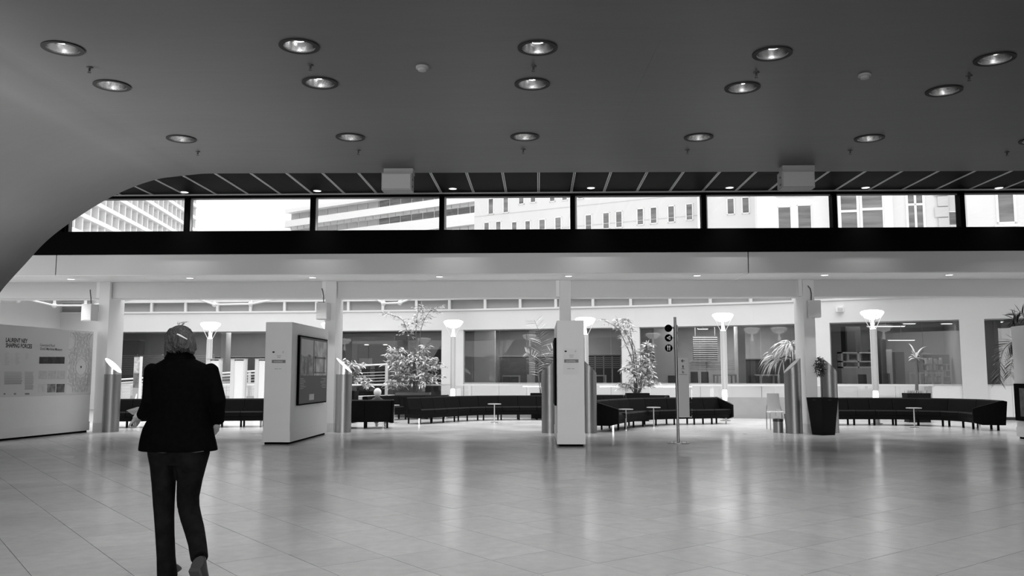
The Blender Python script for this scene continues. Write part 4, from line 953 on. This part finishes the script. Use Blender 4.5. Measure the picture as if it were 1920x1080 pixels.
for u0, u1, v0, m, lab in ((1590, 1613, 612, M_ROOMD, 'dark curtain panel above the white shelving'), (1645, 1660, 633, M_ROOMD, 'dark tall cabinet right of the lamp'), (1641, 1672, 655, M_LGREY, 'grey partition right of the lamp'), (1682, 1695, 660, M_ROOMD, 'black tall cabinet beside the grey partition'), (1735, 1780, 665, M_ROOMD, 'dark book filled back wall behind the yucca'), (1850, 1880, 670, M_ROOMD, 'dark low cabinet behind the drooping palm'), (1868, 1876, 600, M_GREY, 'grey pillar behind the drooping palm')):
    e, h_, z0, zt = roombox('tall_cabinet', u0, u1, v0, 745, 3.6 if 'partition' in lab else (1.6 if 'pillar' in lab else 2.6), .4, m, lab, 'cabinet')
    MB().box(-h_, 0, 0, h_, .5, min(zt, 3.35)).build('body', m, e); MB().box(-h_ + .03, -.025, .1, h_ - .03, 0, min(zt, 3.35) - .06).build('door', m, e)
# paper and book items on dark back wall
for v in (682, 694, 705, 716):
    u = 1737.0
    while u < 1775:
        wb_ = random.uniform(2.2, 5.0); Yr = depth_of(1762) + 2.42; a = py(u, v, Yr); wm = wb_ * Yr / 1608
        if random.random() < .75:
            b = MB().box(0, 0, 0, wm * .8, .14, random.uniform(.13, .22)).build('book', random.choice((M_GREY, M_LGREY, M_ROOM))); b.location = (a.x, Yr, a.z + .001); tag(b, 'book standing on the dark shelves behind the yucca', 'book', 'books on the dark shelves behind the yucca')
        u += wb_
for v in (682, 694, 705, 716):
    a = py(1735, v, depth_of(1762) + 2.42); b = py(1780, v, depth_of(1762) + 2.42)
    tag(MB().box(a.x, 0, -.03, b.x, .2, 0).build('wall_shelf', M_GREY), ['top shelf', 'second shelf', 'third shelf', 'lowest shelf'][(682, 694, 705, 716).index(v)] + ' of the dark book wall behind the yucca', 'shelf').location = (0, depth_of(1762) + 2.36, a.z)
# fluorescent fittings in rooms
for u, v, L_, lab in ((1661, 612, 1.3, 'bright fluorescent tube light right of the tall lamp'), (1775, 607, .35, 'small round ceiling light near the white pier'), (1705, 607, .4, 'small ceiling light above the yucca'), (1690, 638, .9, 'hanging strip light behind the yucca, lower than the others'), (1868, 604, .4, 'wedge of ceiling light beside the drooping palm'), (1318, 617, .4, 'ceiling light behind the sign post')):
    Yr = depth_of(u) + 1.8; a = py(u, v, Yr); e = empty('ceiling_light', (a.x, Yr, min(a.z, 3.36)), label=lab, cat='light')
    MB().box(-L_/2, -.1, 0, L_/2, .1, .03).build('housing', M_PANEL, e); MB().box(-L_/2 + .02, -.08, -.012, L_/2 - .02, .08, 0).build('tube', mat('tube_glow', .9, .4, emit=2.5), e)
    if a.z < 3.2: MB().tube([(0, 0, .03), (0, 0, 3.42 - a.z)], .01, 5).build('hanger', M_GREY, e)
# wall detector on the far wall
q = wp(1574); e = empty('wall_detector', (q.x, q.y - .01, py(1574, 580, q.y).z), label='small pale box detector high on the white far wall', cat='detector')
MB().box(-.12, -.1, -.09, .12, 0, .09).build('case', M_PANEL, e); MB().box(-.08, -.115, -.05, .08, -.1, .05).build('lens', M_LGREY, e)
# ================================================================== BUILDINGS OUTSIDE
def facade_frame(pa, Ya, pb, Yb):
    A = Vector(((pa - VX) * Ya / 1608.0, Ya, 0)); B = Vector(((pb - VX) * Yb / 1608.0, Yb, 0)); d = (B - A); L = d.length; d.normalize(); n = Vector((d.y, -d.x, 0))
    if n.y > 0: n = -n
    return A, d, n, L
def hit(A, n, a, b):
    r = ray(a, b); t = (A - C0).dot(n) / r.dot(n); return C0 + r * t
def slab(mb, A, d, n, u0, u1, z0, z1, o0, o1):
    c = A + d * ((u0 + u1) / 2) + n * ((o0 + o1) / 2) + Vector((0, 0, (z0 + z1) / 2)); return mb.obox(c, d, n, (0, 0, 1), (u1 - u0) / 2, abs(o1 - o0) / 2, (z1 - z0) / 2)
def bwin(e, A, d, n, a0, b0, a1, b1, mw=.12, cross=None, surround=None, depth=.25):
    p, q = hit(A, n, a0, b1), hit(A, n, a1, b0); u0, u1 = (p - A).dot(d), (q - A).dot(d); u0, u1 = min(u0, u1), max(u0, u1); z0, z1 = min(p.z, q.z), max(p.z, q.z); mw = min(mw, (u1 - u0) * .12)
    f_ = MB()
    for a, b, c, dd in ((u0, u0 + mw, z0, z1), (u1 - mw, u1, z0, z1), (u0, u1, z1 - mw, z1), (u0, u1, z0, z0 + mw)): slab(f_, A, d, n, a, b, c, dd, .0, .12)
    if cross:
        for t in cross[0]: slab(f_, A, d, n, u0 + (u1 - u0) * t - mw / 2, u0 + (u1 - u0) * t + mw / 2, z0, z1, 0, .1)
        for t in cross[1]: slab(f_, A, d, n, u0, u1, z0 + (z1 - z0) * t - mw / 2, z0 + (z1 - z0) * t + mw / 2, 0, .1)
    w_ = f_.build('window', M_EXTW, e); slab(MB(), A, d, n, u0 + mw, u1 - mw, z0 + mw, z1 - mw, .005, .04).build('pane', M_EXTG, w_)
    if surround: slab(MB(), A, d, n, u0 - .2, u1 + .2, z0 - .25, z0 - .05, 0, .3).build('sill', M_EXTW, w_)
tag(MB().box(-120, 50, -1, 120, 220, -.4).build('ground_outside', M_EXT), kind='structure')
# lattice tower on the left
A, d, n, L = facade_frame(100, 95, 347, 148)
n = Vector((-d.y, d.x, 0)); n = n if n.x > 0 else -n
e = empty('lattice_building', A, label='pale office tower with a lattice facade outside the clerestory', cat='building')
I = Vector((0, 0, 0))
slab(MB(), I, d, n, -6, L, 0, 40, -6, -1.2).build('core', M_EXT, e)
zz = 9.0
while zz < 36:
    slab(MB(), I, d, n, -6, L, zz, zz + .55, -1.2, .4).build('floor_slab', M_EXTW, e); zz += 2.2
for k in range(26):
    u = -6 + (L + 6) * k / 25; slab(MB(), I, d, n, u - .18, u + .18, 0, 40, -1.2, .1).build('fin', M_EXTW, e)
for k in range(25):
    for j in range(11):
        u = -6 + (L + 6) * (k + .5) / 25; slab(MB(), I, d, n, u - .75, u + .75, 9.9 + 2.2 * j, 10.95 + 2.2 * j, -1.19, -.7).build('pane', mat('ext_pane_pale', .42, .4), e)
# banded building with slanting floors
A, d, n, L = facade_frame(893, 126, 522, 148)
e = empty('banded_building', A, label='white banded building with strip windows outside the clerestory', cat='building')
def zat(y): return 1.4 + (704 - y) * 126 / 1608
slab(MB(), I, d, n, 0, L, 0, zat(300), -8, -1.5).build('core', M_EXTW, e)
for a, b in ((356, 371), (393, 415.5), (431, 480), (330, 338)): slab(MB(), I, d, n, 0, L, zat(b), zat(a), -1.5, 0).build('white_band', M_EXTW, e)
for a, b in ((376, 392), (338, 356)):
    for k in range(18): slab(MB(), I, d, n, L * k / 18 + .12, L * (k + 1) / 18 - .12, zat(b), zat(a), -1.45, -1.35).build('pane', M_EXTG if k < 9 else mat('ext_pane_pale', .42, .4), e)
for a, b in ((371, 375.5), (417.5, 422)):
    slab(MB(), I, d, n, 0, L, zat(a) - .06, zat(a), -.1, 0).build('rail', M_GREY, e)
    for k in range(26): slab(MB(), I, d, n, L * k / 26, L * k / 26 + .08, zat(b + 3), zat(a), -.1, 0).build('rail_post', M_GREY, e)
for k in range(16): slab(MB(), I, d, n, L * k / 16 + .1, L * (k + 1) / 16 - .1, zat(431), zat(422), -1.45, -1.35).build('pane', M_EXTG, e)
# stone building with a row of narrow windows
A, d, n, L = facade_frame(1312, 100, 888, 114)
e = empty('stone_building', (0, 0, 0), label='pale stone building with rows of narrow windows outside the clerestory', cat='building'); 
slab(MB(), A, d, n, -.2, L, 0, 40, -3, 0).build('wall', M_EXT, e)
for (x, y) in ((1017, 410), (1047, 406), (1075.5, 405), (1104, 401.5), (1137, 397.5), (1161, 395), (1201, 390), (1226, 387.5), (1259, 385), (1293, 381), (1328, 379)):
    if x < 1300: bwin(e, A, d, n, x - 6.5, y, x + 6.5, y + 33, .18)
for (x, y) in ((978, 352), (1000, 349), (1036, 347), (1059, 345), (1089, 342), (921, 371), (949, 368), (913, 416), (935, 414), (990, 413), (965, 415)):
    bwin(e, A, d, n, x - 5.5, y, x + 5.5, y + 32, .18)
for zq in (0, 1, 2, 3, 4): slab(MB(), A, d, n, 0, L, 20.2 + zq * 2.6, 20.26 + zq * 2.6, 0, .05).build('string_course', M_LGREY, e)
A, d, n, L = facade_frame(1313, 97.5, 1428, 96)
e = empty('pier_building', (0, 0, 0), label='pale end building with two upper windows outside the clerestory', cat='building')
slab(MB(), A, d, n, 0, L, 0, 40, -2, 0).build('wall', M_EXT, e)
bwin(e, A, d, n, 1363, 371, 1377, 403, .2); bwin(e, A, d, n, 1391, 369, 1405, 401, .2)
slab(MB(), A, d, n, .0, .9, 0, 40, 0, .5).build('corner_pier', M_EXTW, e)
A, d, n, L = facade_frame(1425, 92, 1570, 91)
e = empty('tall_window_building', (0, 0, 0), label='white building with a pair of tall windows outside the clerestory', cat='building')
slab(MB(), A, d, n, 0, L, 0, 40, -2, 0).build('wall', M_EXTW, e)
bwin(e, A, d, n, 1459, 387, 1483, 450, .1); bwin(e, A, d, n, 1496, 384, 1521, 450, .1)
slab(MB(), A, d, n, 2.0, 5.9, 20.6, 22.0, 0, .3).build('sign_band', M_EXT, e)
A, d, n, L = facade_frame(1568, 88, 1815, 86)
e = empty('old_house', (0, 0, 0), label='old plastered house with a wide cross window and an arched window', cat='building')
slab(MB(), A, d, n, 0, L, 0, 40, -2, 0).build('wall', M_EXT, e)
bwin(e, A, d, n, 1574, 352, 1609, 450, .25, ((), (.55,))); bwin(e, A, d, n, 1614, 350, 1657, 450, .25, ((), (.58,)))
bwin(e, A, d, n, 1701, 352, 1732, 450, .25, ((.5,), (.68,))); bwin(e, A, d, n, 1778, 396, 1794, 424, .2)
p = hit(A, n, 1665, 400); u = (p - A).dot(d); slab(MB(), A, d, n, u - .4, u + .4, 0, 40, 0, .3).build('pilaster', M_EXTW, e)
p = hit(A, n, 1768, 400); u = (p - A).dot(d)
for k in range(9): slab(MB(), A, d, n, u - .5 - (k % 2) * .3, u + .5, 14 + k * 1.1, 15 + k * 1.1, 0, .25).build('quoin', M_LGREY, e)
A, d, n, L = facade_frame(1816, 84, 2000, 82)
e = empty('plain_house', (0, 0, 0), label='plain pale house with one large window and sill', cat='building')
slab(MB(), A, d, n, 0, L, 0, 40, -2, 0).build('wall', M_EXT, e)
bwin(e, A, d, n, 1869, 345, 1902, 421, .35, surround=True)
# ================================================================== PEOPLE
def fused(mb, name, m, parent, vox=.008, smooth=6, sub=None):
    me = mb.mesh(name); o = bpy.data.objects.new(name, me); COL.objects.link(o)
    r = o.modifiers.new('r', 'REMESH'); r.mode = 'VOXEL'; r.voxel_size = vox
    s = o.modifiers.new('s', 'SMOOTH'); s.iterations = smooth; s.factor = .5
    bpy.context.view_layer.update()
    e = bpy.data.meshes.new_from_object(o.evaluated_get(bpy.context.evaluated_depsgraph_get()))
    bpy.data.objects.remove(o); e.materials.clear(); e.materials.append(m); e.polygons.foreach_set('use_smooth', [True] * len(e.polygons))
    q = bpy.data.objects.new(name, e); COL.objects.link(q); q.parent = parent; return q
def eloft(mb, secs, n=24, pw=2.0):      # secs: (center, rx, ry) horizontal superellipses
    rg = []
    for c, rx, ry in secs:
        r_ = []
        for k in range(n):
            t = 2 * math.pi * k / n; cc, ss = math.cos(t), math.sin(t)
            r_.append((c[0] + rx * math.copysign(abs(cc) ** (2 / pw), cc), c[1] + ry * math.copysign(abs(ss) ** (2 / pw), ss), c[2]))
        rg.append(r_)
    return mb.rings(rg)
YP = 5.9; OX = py(335, 1085, YP).x
wo = empty('person', (OX, YP, 0), label='walking woman seen from behind in black blazer and dark jeans', cat='person')
def W(a, b, dy=0.0):
    q = py(a, b, YP + dy); return Vector((q.x - OX, dy, q.z))
M_SKIN = mat('skin', .34, .55, var=.05, scale=10); M_HAIR = mat('hair', .05, .5, var=.75, scale=30, stretch=(3, 3, .6), bump=.6, bscale=60)
M_BLAZER = mat('blazer', .0015, .85, spec=.04, var=.3, scale=30, bump=.3, bscale=12); M_JEANS = mat('jeans', .006, .85, spec=.08, var=.5, scale=14, bump=.9, bscale=9); M_SHOE = mat('shoe', .022, .5)
# body: head, neck, trunk, arms, hands and legs fused to one skin
b = MB()
hc = W(338, 643); hd = Vector((0, .03, 0))
b.ball(hc + hd, (.074, .092, .108), 20, 14)
b.ball(hc + hd + Vector((0, .035, -.06)), (.055, .065, .06), 16, 10)                 # jaw
b.tube([hc + hd + Vector((0, .085, .02)), hc + hd + Vector((0, .115, -.02)), hc + hd + Vector((0, .10, -.03))], [.010, .015, .010], 8)   # nose
for sx in (-1, 1): b.ball(hc + hd + Vector((sx * .075, .0, -.012)), (.012, .02, .032), 10, 8); b.ball(hc + hd + Vector((sx * .03, .082, .012)), (.014, .010, .009), 8, 6)
b.ball(hc + hd + Vector((0, .092, -.062)), (.024, .012, .007), 10, 6)
b.tube([W(337, 662, .0), W(336, 690, -.01)], [.056, .062], 14)
eloft(b, [(W(336, 684), .10, .07), (W(337, 700), .165, .085), (W(338, 740), .15, .095), (W(337, 780), .135, .09), (W(336, 820), .155, .10), (W(335, 860), .165, .11)], 20)
def arm(pts, rs): b.tube(pts, rs, 12)
# left arm bent forward holding a leaflet, right arm hanging
LS, LE, LW, LH = W(287, 695), W(281, 752, -.04), W(268, 778, .10), W(262, 780, .16)
RS, RE, RW, RH_ = W(393, 695), W(409, 752, -.03), W(409, 790, .07), W(405, 803, .10)
arm([LS, LE, LW], [.052, .042, .028]); arm([RS, RE, RW], [.052, .042, .028])
def hand(wrist, palm, dirn, out, thumbdir):
    dirn = Vector(dirn).normalized(); out = Vector(out).normalized(); nrm_ = dirn.cross(out).normalized()
    b.obox(palm, dirn, out, nrm_, .045, .038, .013); b.tube([wrist, palm], [.028, .022], 10)
    for k, (off, l_) in enumerate(((-.030, .058), (-.010, .072), (.011, .068), (.030, .052))):
        p0 = palm + dirn * .04 + out * off; p1 = p0 + dirn * l_ * .5 - nrm_ * .008; p2 = p1 + dirn * l_ * .35 - nrm_ * .025; p3 = p2 + dirn * l_ * .1 - nrm_ * .022
        b.tube([p0, p1, p2, p3], [.0095, .009, .0085, .007], 8)
    t0 = palm - dirn * .02 + out * .035 * thumbdir; b.tube([t0, t0 + out * .03 * thumbdir + dirn * .02 - nrm_ * .01, t0 + out * .035 * thumbdir + dirn * .05 - nrm_ * .025], [.012, .0105, .008], 8)
hand(LW, W(258, 783, .13), (-.15, .55, -.55), (.3, .6, .7), -1)
hand(RW, W(405, 800, .09), (-.25, .25, -.9), (.2, .95, .2), -1)
HL, KL, AL = W(312, 860), W(308, 958, .02), W(312, 1070, .0)
HRg, KR, AR = W(362, 860), W(353, 955, .03), W(373.5, 1036, -.37)
b.tube([HL, KL, AL], [.08, .052, .038], 14); b.tube([HRg, KR, AR], [.08, .052, .038], 14)
b.ball(W(314, 1078, .06), (.04, .11, .035), 14, 10)
fused(b, 'body', M_SKIN, wo, .007, 4)
# jeans
j = MB()
def leg(rows):
    secs = []
    for (xl, xr, y, dy, ry) in rows:
        a, c = W(xl, y, dy), W(xr, y, dy); secs.append(((a + c) / 2, (c.x - a.x) / 2, ry))
    eloft(j, secs, 24, 2.2)
leg([(279, 334, 830, 0, .115), (280, 334, 851, 0, .112), (284, 331, 873, 0, .10), (287, 327, 906, .0, .088), (289, 325.5, 945, .01, .074), (291, 325, 972, .01, .068), (293, 325.5, 1001, .0, .066), (296, 327, 1045, -.01, .07), (297, 330, 1076, -.01, .078), (297, 331, 1083.5, -.01, .08)])
leg([(334, 392, 830, 0, .115), (333, 391, 851, 0, .112), (332, 385, 873, 0, .10), (334, 378, 900, .02, .088), (333, 372, 932, .03, .076), (334, 372.5, 950, .02, .072)])
j.tube([W(353, 935, .03), W(354, 953, .02), W(358, 970, -.06), W(365, 995, -.17), W(370, 1018, -.27), W(372.5, 1036, -.345), W(374, 1047, -.39)], [.066, .072, .069, .064, .058, .056, .054], 20)
eloft(j, [(W(336, 815), .19, .115), (W(335, 840), .195, .12), (W(334.5, 862), .18, .115), (W(334, 871), .12, .10)], 28, 2.4)
je = fused(j, 'jeans', M_JEANS, wo, .008, 4)
for xl, xr, y in ((296, 318, 847), (349, 382, 846)):
    MB().tube([W(xl, y + 1, -.118), W((xl + xr) / 2, y + 2, -.125), W(xr, y, -.118)], .0025, 6).build('pocket_seam', mat('seam_grey', .05, .8), je)
# blazer
z = MB()
rows = [(325, 350, 661, 0, .06), (319, 355, 666, 0, .07), (309, 366, 674, 0, .085), (294, 384, 682, 0, .10), (284, 396, 692, 0, .115), (282, 398, 712, 0, .125), (284, 398, 740, 0, .125), (284, 396, 768, 0, .12), (278, 396, 788, 0, .125), (270, 398, 803, 0, .135), (267, 400, 815, 0, .145), (264, 403.5, 830, 0, .155), (262.5, 406, 842, 0, .16), (263, 406, 845, 0, .158)]
secs = []
for xl, xr, y, dy, ry in rows:
    a, c = W(xl, y), W(xr, y); secs.append(((a + c) / 2, (c.x - a.x) / 2, ry))
eloft(z, secs, 36, 2.3)
z.tube([LS + Vector((.02, 0, .02)), LS, (LS + LE) / 2, LE, (LE + LW) / 2, LW + (LW - LE) * .04], [.050, .062, .058, .054, .047, .044], 16)
z.tube([RS + Vector((-.02, 0, .02)), RS, (RS + RE) / 2, RE, (RE + RW) / 2, RW], [.050, .062, .058, .054, .047, .044], 16)
for S_ in (LS, RS): z.ball(S_ + Vector((-.006 if S_ is LS else .006, 0, .006)), (.05, .062, .046), 14, 10)
bz = fused(z, 'blazer', M_BLAZER, wo, .008, 5)
c_ = MB(); n_ = 24; rg = []
for r_, zz_, dz in ((.064, 660, 0), (.072, 659, .004), (.105, 671, 0), (.10, 675, -.01)):
    q = W(337, zz_); rg.append([(q.x + r_ * 1.0 * math.cos(2*math.pi*k/n_), q.y + .005 + r_ * .9 * math.sin(2*math.pi*k/n_), q.z + dz - (.05 if math.sin(2*math.pi*k/n_) > .3 else 0)) for k in range(n_)])
c_.rings(rg, cap=False); c_.build('collar', M_BLAZER, bz, smooth=True)
# hair with clip
hr = MB(); hr.ball(W(338, 634, .0), (.090, .10, .092), 22, 16); hr.ball(W(337, 640, -.015), (.094, .09, .072), 20, 14)
hr.ball(W(353, 645, -.01), (.044, .07, .062), 14, 10); hr.ball(W(322, 642, -.01), (.044, .07, .062), 14, 10); hr.ball(W(337, 646, .07), (.085, .05, .07), 14, 10)
hr.tube([W(316, 645, .03), W(313, 660, .03), W(308, 673, .02)], [.03, .02, .004], 10); hr.tube([W(360, 645, .0), W(362, 655, -.01), W(357, 663, -.01)], [.03, .026, .008], 10)
for k in range(26):
    t = k / 25; a = math.pi * (1.0 + t); side = abs(t - .5) * 2; ex = 338 + 27 * math.cos(a) * 1.0; ey = 653 + 13 * side ** 1.5 + random.uniform(-2, 3)
    hr.tube([W(338 + 8 * math.cos(a), 616 + random.uniform(-2, 2), -.05 - .02 * (1 - side)), W(338 + 22 * math.cos(a), 630, -.08 * (1 - side * .8) - .015), W(338 + 25.5 * math.cos(a + .1), 643, -.085 * (1 - side * .75) - .01), W(ex + random.uniform(-3, 3), ey, -.075 * (1 - side * .7) - .012 + random.uniform(-.012, .005))], [.012, .017, .016, .004], 7)
ha = fused(hr, 'hair', M_HAIR, wo, .006, 2)
st = MB()
for k in range(150):
    a = random.uniform(math.pi * 1.02, math.pi * 1.98); h0 = random.uniform(.0, .085); p = W(338, 638); rr_ = lambda hh: math.sqrt(max(.15, 1 - (hh / .115) ** 2))
    pts = []
    for t in range(4):
        hh = h0 - .034 * t; aa = a + .25 * math.sin(t * 1.3 + k); R_ = .099 * rr_(hh); pts.append(p + Vector((math.cos(aa) * R_ * .97, -.012 + math.sin(aa) * R_, hh)))
    st.tube(pts, [.002, .004, .004, .0015], 4)
for k in range(14): st.tube([W(338, 612), W(338 + random.uniform(-6, 8), 607), W(342 + random.uniform(-10, 12), 603)], [.0015, .001, .0006], 3)
tag(st.build('strands', M_HAIR, ha), kind='stuff')
MB().tube([W(326, 624, -.085), W(337, 628.5, -.112), W(351, 636, -.10)], [.003, .006, .003], 8).build('hair_clip', M_PAPER, wo, smooth=True)
# shoes
def shoe(c, tilt, rz):
    s = MB(); pr_ = [(-.055, .04, .038), (-.03, .05, .042), (.04, .045, .043), (.11, .035, .045), (.17, .022, .036), (.20, .012, .016)]
    rg = [[(wd * math.cos(2*math.pi*k/14), yy, max(0, hgt + hgt * math.sin(2*math.pi*k/14) * (1.6 if yy < .03 else 1))) for k in range(14)] for yy, hgt, wd in pr_]
    s.rings(rg); o = s.build('shoe', M_SHOE, wo, smooth=True); o.location = c; o.rotation_euler = (tilt, 0, rz)
    MB().box(-.033, -.06, -.022, .033, .0, .004).build('heel', M_DKMETAL, o); return o
shoe(W(314, 1080, .05) + Vector((0, 0, .022 - W(314, 1080, .05).z)), 0, .05)
ah = W(375, 1050, -.42); shoe(Vector((ah.x, -.46, .155)), R(-52), -.02)
MB().tube([Vector((ah.x - .03, -.44, .2)), Vector((ah.x, -.50, .19)), Vector((ah.x + .035, -.44, .2))], .008, 6).build('shoe_strap', M_LGREY, wo)
# leaflet in the left hand
lfp = empty('leaflet', W(256, 772, .17) + Vector((OX, YP, 0)), label='pale folded leaflet held in the left hand of the walking woman', cat='leaflet')
MB().prism([(-.05, -.05, .012), (.06, -.05, .012), (.04, .12, .03), (-.05, .12, .03)], (0, .004, -.005)).build('sheet', M_GREY, lfp)
MB().prism([(-.05, -.05, .012), (.06, -.05, .012), (.03, -.02, -.02), (-.02, -.02, -.02)], (0, .003, 0)).build('folded_sheet', M_GREY, lfp)
# ---- seated man
YM = 23.15; q = py(708, 737, YM); mo = empty('person', (q.x, YM, 0), label='seated white haired man seen from behind on the turned away sofa', cat='person')
b = MB(); zc_ = q.z
def V3(x, y, z_): return Vector((x, y, z_))
b.ball(V3(0, 0, zc_), (.092, .105, .12), 18, 12); b.ball(V3(-.01, .04, zc_ - .06), (.06, .07, .06), 14, 10); b.tube([V3(-.02, .095, zc_ + .01), V3(-.025, .125, zc_ - .025), V3(-.02, .105, zc_ - .035)], [.01, .015, .01], 8)
for sx in (-1, 1): b.ball(V3(sx * .088, .0, zc_ - .01), (.012, .022, .034), 10, 8)
b.tube([V3(0, -.01, zc_ - .08), V3(0, -.02, zc_ - .19)], [.058, .065], 12)
eloft(b, [(V3(0, .02, .42), .16, .13), (V3(0, 0, .55), .155, .12), (V3(0, -.02, .72), .18, .12), (V3(0, -.02, zc_ - .20), .16, .09)], 18)
for sx in (-1, 1):
    b.tube([V3(sx * .19, -.02, zc_ - .23), V3(sx * .25, .05, .68), V3(sx * .14, .30, .60)], [.05, .042, .03], 10)
    b.tube([V3(sx * .10, .05, .47), V3(sx * .12, .48, .48), V3(sx * .12, .52, .08)], [.085, .06, .04], 12); b.ball(V3(sx * .12, .58, .045), (.045, .12, .045), 12, 8)
    for k in range(4): b.tube([V3(sx * .14 - sx * .02 * k, .31, .60), V3(sx * .12 - sx * .02 * k, .38, .58), V3(sx * .12 - sx * .02 * k, .40, .55)], [.010, .009, .008], 6)
    b.tube([V3(sx * .09, .31, .60), V3(sx * .07, .35, .62)], [.012, .009], 6)
fused(b, 'body', M_SKIN, mo, .012, 3)
b = MB(); b.ball(V3(0, -.012, zc_ + .018), (.105, .112, .12), 18, 12); fused(b, 'hair', mat('white_hair', .78, .6, bump=.5, bscale=50), mo, .012, 2)
b = MB(); eloft(b, [(V3(0, .02, .42), .19, .16), (V3(0, 0, .55), .18, .15), (V3(0, -.02, .70), .21, .14), (V3(0, -.02, zc_ - .20), .20, .11), (V3(0, -.015, zc_ - .11), .075, .075)], 20)
for sx in (-1, 1): b.tube([V3(sx * .18, -.02, zc_ - .24), V3(sx * .25, .05, .68), V3(sx * .16, .26, .61)], [.075, .058, .045], 12)
fused(b, 'jacket', mat('jacket_dark', .05, .8), mo, .012, 3)
b = MB()
for sx in (-1, 1): b.tube([V3(sx * .10, .0, .47), V3(sx * .12, .48, .48), V3(sx * .12, .53, .10)], [.105, .08, .065], 12)
fused(b, 'trousers', mat('trousers_grey', .12, .8), mo, .012, 3)
print('objects', len(bpy.data.objects))
